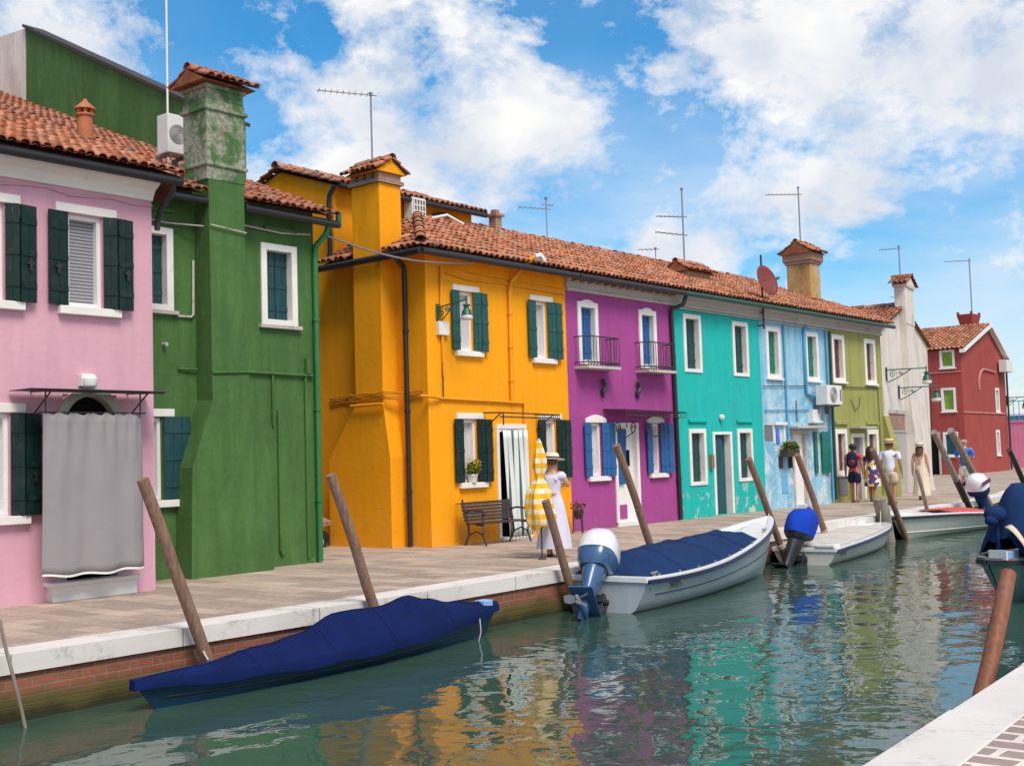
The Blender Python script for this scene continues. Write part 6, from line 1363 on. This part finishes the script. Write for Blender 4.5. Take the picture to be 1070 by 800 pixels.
def person(label, loc, rz, h, skin='skin', arms=None, legs=None, head_turn=0., wide=1.):
    P = thing('person', label, 'person', (loc[0], loc[1], 0), rz)
    A = {'L': ((-.01, .135, .635), (.02, .145, .49)), 'R': ((-.01, -.135, .635), (.02, -.145, .49))}; A.update(arms or {})
    G = {'L': ((.01, .052, .285), (-.01, .05, .05)), 'R': ((.01, -.052, .285), (-.01, -.05, .05))}; G.update(legs or {})
    v = [(0, 0, .53), (0, 0, .62), (.0, 0, .73), (-.005, 0, .80), (-.004, 0, .845), (.004, 0, .88), (.008, 0, .925), (.004, 0, .968)]
    r = [(.082 * wide, .062), (.072 * wide, .056), (.088 * wide, .062), (.055 * wide, .045), (.032, .032), (.044, .044), (.058, .052), (.040, .040)]
    e = [(i, i + 1) for i in range(7)]
    ca, sa = math.cos(head_turn), math.sin(head_turn)
    def add(p, rad, par): v.append(tuple(p)); r.append(rad if isinstance(rad, tuple) else (rad, rad)); e.append((par, len(v) - 1)); return len(v) - 1
    add((.068 * ca, .068 * sa, .912), .011, 6)                                     # nose
    for s in (-1, 1): add((.002 - s * .058 * sa, s * .058 * ca, .918), .013, 6)    # ears
    hands = []
    for k, s in (('L', 1), ('R', -1)):
        el, wr = [Vector(q) for q in A[k]]; sh = Vector((0, s * .105 * wide, .795))
        a = add(sh, .036, 3); b = add(el, .026, a); c = add(wr, .018, b); d = (wr - el).normalized(); pm = wr + d * .045; add(pm, (.024, .013), c); hands.append((wr, d, s))
        kn, an = [Vector(q) for q in G[k]]; hp = Vector((0, s * .05, .50))
        a = add(hp, .062, 0); b = add(kn, .036, a); m = kn.lerp(an, .35) + Vector((-.008, 0, 0)); bb = add(m, .034, b); c = add(an, .021, bb)
        f = Vector((.075, s * .012, -.028 if an.z < .08 else -.06)); add(an + f, (.024, .016), c); add(an + Vector((-.022, 0, -.025)), .019, c)
    v = [tuple(Vector(p) * h) for p in v]; r = [(a * h, b * h) for a, b in r]
    mb = skin_mesh(v, e, r)
    for wr, d, s in hands:       # five fingers rooted in the palm
        n = Vector((0, s, 0)); n = (n - d * n.dot(d)).normalized(); w = d.cross(n).normalized(); pal = wr + d * .045
        for i, ln in enumerate((.036, .042, .040, .031)):
            q = pal + w * (i - 1.5) * .0115 + d * .012; mb.tube([q * h, (q + d * ln * .55 - n * .004) * h, (q + d * ln * .95 - n * .014) * h], [.0058 * h, .0053 * h, .0042 * h], 6)
        q = wr + d * .02 - w * .018; mb.tube([q * h, (q - w * .014 + d * .018) * h, (q - w * .016 + d * .036) * h], [.0065 * h, .006 * h, .0045 * h], 6)
    body = obj('body', mb, M[skin], P, local=True)
    P['h'] = h; del P['h']
    return P, A, G, h
def torso_cloth(P, h, A, mat, name='shirt', sleeve=.55, z0=.50, zt=.805, fat=1.16, wide=1., legs=None):
    v = [(0, 0, z0), (0, 0, .62), (0, 0, .73), (-.004, 0, .797), (-.004, 0, zt + .018)]; r = [(.092 * wide * fat, .075 * fat), (.082 * wide * fat, .066 * fat), (.096 * wide * fat, .068 * fat), (.06 * wide * fat, .046 * fat), (.04, .036)]; e = [(i, i + 1) for i in range(4)]
    for k, s in (('L', 1), ('R', -1)):
        if sleeve <= 0: break
        el = Vector(A[k][0]); sh = Vector((0, s * .108 * wide, .792)); a = len(v); v.append(tuple(sh)); r.append((.045, .045)); e.append((3, a))
        v.append(tuple(sh.lerp(el, sleeve))); r.append((.042, .042)); e.append((a, a + 1))
    mb = skin_mesh([tuple(Vector(p) * h) for p in v], e, [(a * h, b * h) for a, b in r]); return obj(name, mb, M[mat], P, local=True)
def shorts(P, h, G, mat, down=.62, fat=1.2, name='shorts'):
    v = [(0, 0, .565), (0, 0, .52)]; r = [(.092 * fat * .9, .07 * fat * .9), (.088 * fat, .066 * fat)]; e = [(0, 1)]
    for k, s in (('L', 1), ('R', -1)):
        kn = Vector(G[k][0]); hp = Vector((0, s * .052, .49)); a = len(v); v.append(tuple(hp)); r.append((.068 * fat, .066 * fat)); e.append((1, a))
        v.append(tuple(hp.lerp(kn, down))); r.append((.055 * fat, .055 * fat)); e.append((a, a + 1))
    mb = skin_mesh([tuple(Vector(p) * h) for p in v], e, [(a * h, b * h) for a, b in r]); return obj(name, mb, M[mat], P, local=True)
def skirt(P, h, prof, mat, name='dress', folds=9, amp=.06):
    """prof: (z, half width across, half depth, centre x)"""
    rings = []
    for z, w, d, cx in prof:
        k = max(0, (.6 - z) / .6); rings.append([Vector((cx + d * (1 + amp * k * math.sin(folds * q)) * math.cos(q), w * (1 + amp * k * math.sin(folds * q + 1)) * math.sin(q), z)) * h for q in [2 * PI * j / 48 for j in range(48)]])
    mb = MB(); mb.loft(rings, True, False); return obj(name, mb, M[mat], P, local=True)
def hat(P, h, mat, brim=.115, crown=.066, tilt=0., z=.945):
    mb = MB(); mb.lathe((0, 0, z), [(brim, 0), (brim, .004), (crown * 1.08, .010), (crown * 1.02, .05), (crown * .86, .066), (crown * .3, .062), (.004, .060)], 22); mb.v = [tuple(Matrix.Translation((0, 0, z * h)) @ Matrix.Rotation(tilt, 4, 'Y') @ Matrix.Translation((0, 0, -z * h)) @ (Vector(p) * h)) for p in mb.v]
    o = obj('hat', mb, M[mat], P, local=True)
    b = MB(); b.lathe((0, 0, z), [(crown * 1.10, .010), (crown * 1.07, .028)], 22); b.v = [tuple(Matrix.Translation((0, 0, z * h)) @ Matrix.Rotation(tilt, 4, 'Y') @ Matrix.Translation((0, 0, -z * h)) @ (Vector(p) * h)) for p in b.v]; obj('hat_band', b, M['band'], o, local=True)
def hair(P, h, mat, ln=.03, vol=1., back=.0):
    mb = MB(); rings = []
    for j in range(11):
        t = j / 10; z = .985 - t * (.09 + ln); rr = .066 * vol * (math.sin(PI * min(.5, t * .9 + .06)) ** .7) * (1 - .25 * max(0, t - .6)); rings.append([Vector((-.012 - back * t + rr * (1 if math.cos(q) < .35 else .55) * math.cos(q) * (1 + .05 * math.sin(9 * q + 7 * t)), rr * math.sin(q) * (1 + .05 * math.sin(11 * q + 5 * t)), z)) * h for q in [2 * PI * k / 26 for k in range(26)]])
    mb.loft(rings, True, True); return obj('hair', mb, M[mat], P, local=True)
def shoes(P, h, G, mat):
    for k, s in (('L', 1), ('R', -1)):
        an = Vector(G[k][1]); lift = an.z - .05; mb = MB(); c = an + Vector((.03, s * .005, -.036)); mb.sphere(Vector((c.x, c.y, max(c.z, .0145))) * h, .062 * h, 12, 8, (1, .5, .24)); obj('shoe', mb, M[mat], P, local=True)

toward = lambda a: R(a)
# woman in lavender, right hand up to her face
arms = {'R': ((.05, -.15, .68), (.085, -.05, .80)), 'L': ((.03, .13, .64), (.10, .10, .56))}
P, A, G, h = person('woman in a long lavender dress and straw hat raising a hand to her face', (15.43, 12.02), R(15), 1.66, 'skin', arms)
skirt(P, h, [(.815, .070, .050, -.003), (.78, .094, .062, 0), (.74, .100, .068, 0), (.66, .082, .058, 0), (.615, .078, .056, 0), (.56, .10, .074, 0), (.45, .125, .10, 0), (.25, .155, .135, 0), (.085, .175, .15, -.01)], 'lavender'); torso_cloth(P, h, A, 'lavender', 'dress_top', .38, .60, fat=1.1); hat(P, h, 'palestraw', .13, .07, R(6)); hair(P, h, 'hair_brown', .0, .95); shoes(P, h, G, 'leather')
# man with backpack
G2 = {'L': ((.05, .05, .29), (.07, .05, .05)), 'R': ((.01, -.05, .285), (-.07, -.05, .06))}
P, A, G, h = person('man in a coral red shirt and navy shorts walking with a backpack', (33.6, 14.9), R(10), 1.76, 'skin_tan', None, G2, R(-35))
torso_cloth(P, h, A, 'redcot'); shorts(P, h, G, 'navycot', .85); hair(P, h, 'hair_dark', .0); shoes(P, h, G, 'leather')
bp = thing('backpack', 'dark navy and red backpack on the back of the man in coral', 'backpack', (33.6 - .17, 14.9 - .03, 1.05), R(10))
mb = MB(); rings = [[Vector((-.02 + .10 * w * math.cos(q), .155 * w * math.sin(q), z)) for q in [2 * PI * k / 20 for k in range(20)]] for z, w in ((-.02, .6), (.03, .95), (.2, 1.05), (.34, .95), (.42, .7), (.45, .3))]; mb.loft(rings, True, True); obj('bag', mb, M['navycot'], bp, local=True)
mb = MB(); mb.lathe((-.09, 0, .04), [(.05, 0), (.085, .03), (.09, .14), (.05, .18)], 12, sx=.6, sy=1.2); obj('pocket', mb, M['maroon'], bp, local=True)
for s in (-1, 1): mb = MB(); mb.tube([(.06, s * .09, .40), (.20, s * .10, .36), (.22, s * .11, .2), (.1, s * .11, .05)], .016, 6); obj('strap', mb, M['navycot'], bp, local=True)
# woman in floral dress
P, A, G, h = person('dark haired woman in a white and navy floral dress walking beside the backpack man', (34.4, 14.7), R(5), 1.68, 'skin_tan', {'R': ((.06, -.13, .64), (.14, -.10, .60))}, {'L': ((.04, .045, .29), (.05, .045, .05)), 'R': ((0, -.045, .285), (-.05, -.045, .06))}, R(-60))
torso_cloth(P, h, A, 'floral', 'dress_top', .7, .52, fat=1.12); skirt(P, h, [(.62, .092, .068, 0), (.55, .112, .085, 0), (.45, .128, .10, 0), (.33, .14, .115, 0), (.27, .142, .12, 0)], 'floral'); hair(P, h, 'hair_dark', .14, 1.35, .02); shoes(P, h, G, 'leather')
# man in white
P, A, G, h = person('man in a white shirt, beige shorts and straw hat walking away', (31.95, 13.12), R(12), 1.82, 'skin_tan', {'R': ((-.02, -.15, .64), (.0, -.165, .50))}, {'L': ((.05, .055, .29), (.10, .055, .06)), 'R': ((.01, -.055, .285), (-.09, -.055, .075))}, 0, 1.12)
torso_cloth(P, h, A, 'whitecot', sleeve=.75, z0=.47, wide=1.14, fat=1.2); shorts(P, h, G, 'beigecot', .8, 1.25); hat(P, h, 'straw', .105, .066); hair(P, h, 'hair_brown', .0); shoes(P, h, G, 'leather')
# woman in cream
P, A, G, h = person('woman in a long strapless cream dress and banded straw hat walking away', (35.4, 13.6), R(8), 1.70, 'skin', {'R': ((-.02, -.13, .63), (.02, -.14, .50)), 'L': ((-.02, .13, .63), (.04, .15, .50))}, {'L': ((.05, .045, .29), (.07, .045, .05)), 'R': ((.0, -.045, .285), (-.08, -.045, .07))})
skirt(P, h, [(.765, .092, .066, 0), (.70, .096, .07, 0), (.62, .086, .064, 0), (.55, .105, .08, 0), (.42, .12, .095, 0), (.22, .135, .12, 0), (.08, .15, .135, -.01)], 'creamdress'); hat(P, h, 'palestraw', .12, .068); hair(P, h, 'hair_brown', .12, 1.05, .015); shoes(P, h, G, 'leather')
# man in blue
P, A, G, h = person('bare headed man in a bright blue shirt and white shorts walking away', (39.4, 13.67), R(5), 1.80, 'skin', {'L': ((.02, .15, .66), (.12, .10, .62)), 'R': ((.02, -.15, .66), (.12, -.10, .62))}, {'L': ((.05, .055, .29), (.06, .055, .05)), 'R': ((.01, -.055, .285), (-.05, -.055, .06))}, 0, 1.1)
torso_cloth(P, h, A, 'bluecot', sleeve=.85, z0=.48, wide=1.12, fat=1.2); shorts(P, h, G, 'whiteshort', .85, 1.2); hair(P, h, 'hair_grey', -.02); shoes(P, h, G, 'navycot')

# ------------------------------------------------------------------ sky, sun, camera
CLOUD = 1.0; CLV = 6.4
def rgbnode(nt, c):
    n = nt.nodes.new('ShaderNodeRGB'); n.outputs[0].default_value = rgb(c); return n.outputs[0]
TS = Vector((-.28, -.66, .95)).normalized()
elev = math.asin(TS.z); azim = math.atan2(TS.x, TS.y)
world = bpy.data.worlds.new('World'); scene.world = world; world.use_nodes = True; nt = world.node_tree
bg = nt.nodes['Background']; out = nt.nodes['World Output']
sky = nt.nodes.new('ShaderNodeTexSky'); sky.sky_type = 'NISHITA'; sky.sun_disc = False; sky.sun_elevation = elev; sky.sun_rotation = azim
sky.air_density = 1.0; sky.dust_density = .6; sky.ozone_density = 2.5
hs = nt.nodes.new('ShaderNodeHueSaturation'); hs.inputs['Saturation'].default_value = 1.75; hs.inputs['Hue'].default_value = .492; hs.inputs['Value'].default_value = 1.0
L(nt, sky.outputs[0], hs.inputs['Color'])
tc = nt.nodes.new('ShaderNodeTexCoord'); sp = nt.nodes.new('ShaderNodeSeparateXYZ'); L(nt, tc.outputs['Generated'], sp.inputs[0])

mp = nt.nodes.new('ShaderNodeMapping'); mp.inputs['Scale'].default_value = (1, 1, 1.5); mp.inputs['Location'].default_value = (.3, 1.7, .4); L(nt, tc.outputs['Generated'], mp.inputs[0])
cn = noise(nt, mp.outputs[0], 6.5, 13, .64, .15)
# extra cloud added to the unseen southern sky as soft white front light
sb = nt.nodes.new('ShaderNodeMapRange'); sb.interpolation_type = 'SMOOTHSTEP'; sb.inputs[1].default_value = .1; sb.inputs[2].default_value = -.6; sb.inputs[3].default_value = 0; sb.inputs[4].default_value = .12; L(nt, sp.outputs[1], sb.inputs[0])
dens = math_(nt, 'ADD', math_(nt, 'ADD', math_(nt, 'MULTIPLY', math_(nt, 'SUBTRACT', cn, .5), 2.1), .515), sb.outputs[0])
def sky_blob(dens, d, w, rad):
    """broad banks of cloud (w > 0) or clear gaps (w < 0) around a direction of the sky"""
    vm = nt.nodes.new('ShaderNodeVectorMath'); vm.operation = 'DISTANCE'; L(nt, tc.outputs['Generated'], vm.inputs[0]); vm.inputs[1].default_value = d
    mr = nt.nodes.new('ShaderNodeMapRange'); mr.interpolation_type = 'SMOOTHSTEP'; mr.inputs[1].default_value = rad; mr.inputs[2].default_value = rad * .15; mr.inputs[3].default_value = 0; mr.inputs[4].default_value = w
    L(nt, vm.outputs['Value'], mr.inputs[0]); return math_(nt, 'ADD', dens, mr.outputs[0])
for d, w, rad in (((.453, .825, .338), .14, .12), ((.69, .66, .275), .17, .20), ((.778, .561, .29), .12, .14), ((.875, .37, .312), .15, .18), ((.835, .519, .178), .12, .10),
                  ((.563, .759, .33), .08, .05), ((.91, .307, .285), .10, .14), ((.55, .79, .284), -.14, .10), ((.809, .507, .285), -.13, .08), ((.866, .446, .225), -.09, .10), ((.783, .587, .206), -.09, .07), ((.626, .713, .33), -.13, .06), ((.93, .34, .19), -.04, .15)):
    dens = sky_blob(dens, d, w, rad)
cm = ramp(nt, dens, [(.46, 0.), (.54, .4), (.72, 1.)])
veil = ramp(nt, sp.outputs[2], [(.03, .92), (.20, .66), (.33, .12)])
wisps = noise(nt, mp.outputs[0], 3.0, 8, .6, .8)
veil = math_(nt, 'MULTIPLY', veil, ramp(nt, wisps, [(.33, .25), (.58, 1.)]))
shade = noise(nt, mp.outputs[0], 9.0, 7, .55, .2)
cc = mixc(nt, ramp(nt, shade, [(.35, 0.), (.62, 1.)]), tuple(CLOUD * k for k in (.66, .72, .82)), (CLOUD, CLOUD * .985, CLOUD * .97))
# ramps clamp at 1, so the cloud brightness is applied by a vector scale
def scaled(col_, k):
    vm = nt.nodes.new('ShaderNodeVectorMath'); vm.operation = 'SCALE'; vm.inputs['Scale'].default_value = k; L(nt, col_, vm.inputs[0]); return vm.outputs[0]
base = mixc(nt, veil, hs.outputs[0], scaled(rgbnode(nt, (.72, .82, .96)), CLV))
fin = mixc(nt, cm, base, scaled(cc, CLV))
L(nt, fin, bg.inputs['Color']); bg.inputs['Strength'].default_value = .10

sun = bpy.data.lights.new('sun', 'SUN'); sun.energy = 2.1; sun.angle = R(26); sun.color = (1, .92, .80)
so = bpy.data.objects.new('sun', sun); col.objects.link(so); so.rotation_euler = (-TS).to_track_quat('-Z', 'Y').to_euler()

cam = bpy.data.cameras.new('camera'); co = bpy.data.objects.new('camera', cam); col.objects.link(co); scene.camera = co
cam.sensor_width = 36; cam.sensor_fit = 'HORIZONTAL'; cam.lens = 36 * 1250 / 1070; cam.clip_end = 3000; cam.clip_start = .05
yaw, pitch, roll, cz = R(39.7), math.atan(78 / 1250), .03, 1.62
F0 = Vector((math.cos(yaw), math.sin(yaw), 0)); R0 = Vector((math.sin(yaw), -math.cos(yaw), 0)); Zv = Vector((0, 0, 1))
Fv = F0 * math.cos(pitch) + Zv * math.sin(pitch); U0 = Zv * math.cos(pitch) - F0 * math.sin(pitch)
Rv = R0 * math.cos(roll) - U0 * math.sin(roll); Uv = U0 * math.cos(roll) + R0 * math.sin(roll)
m = Matrix((Rv, Uv, -Fv)).transposed().to_4x4(); m.translation = Vector((0, 0, cz)); co.matrix_world = m

scene.render.engine = 'CYCLES'
scene.cycles.max_bounces = 6; scene.cycles.use_denoising = True
vs = scene.view_settings; vs.view_transform = 'Standard'; vs.look = 'None'; vs.gamma = 1; vs.use_curve_mapping = False; vs.exposure = .68
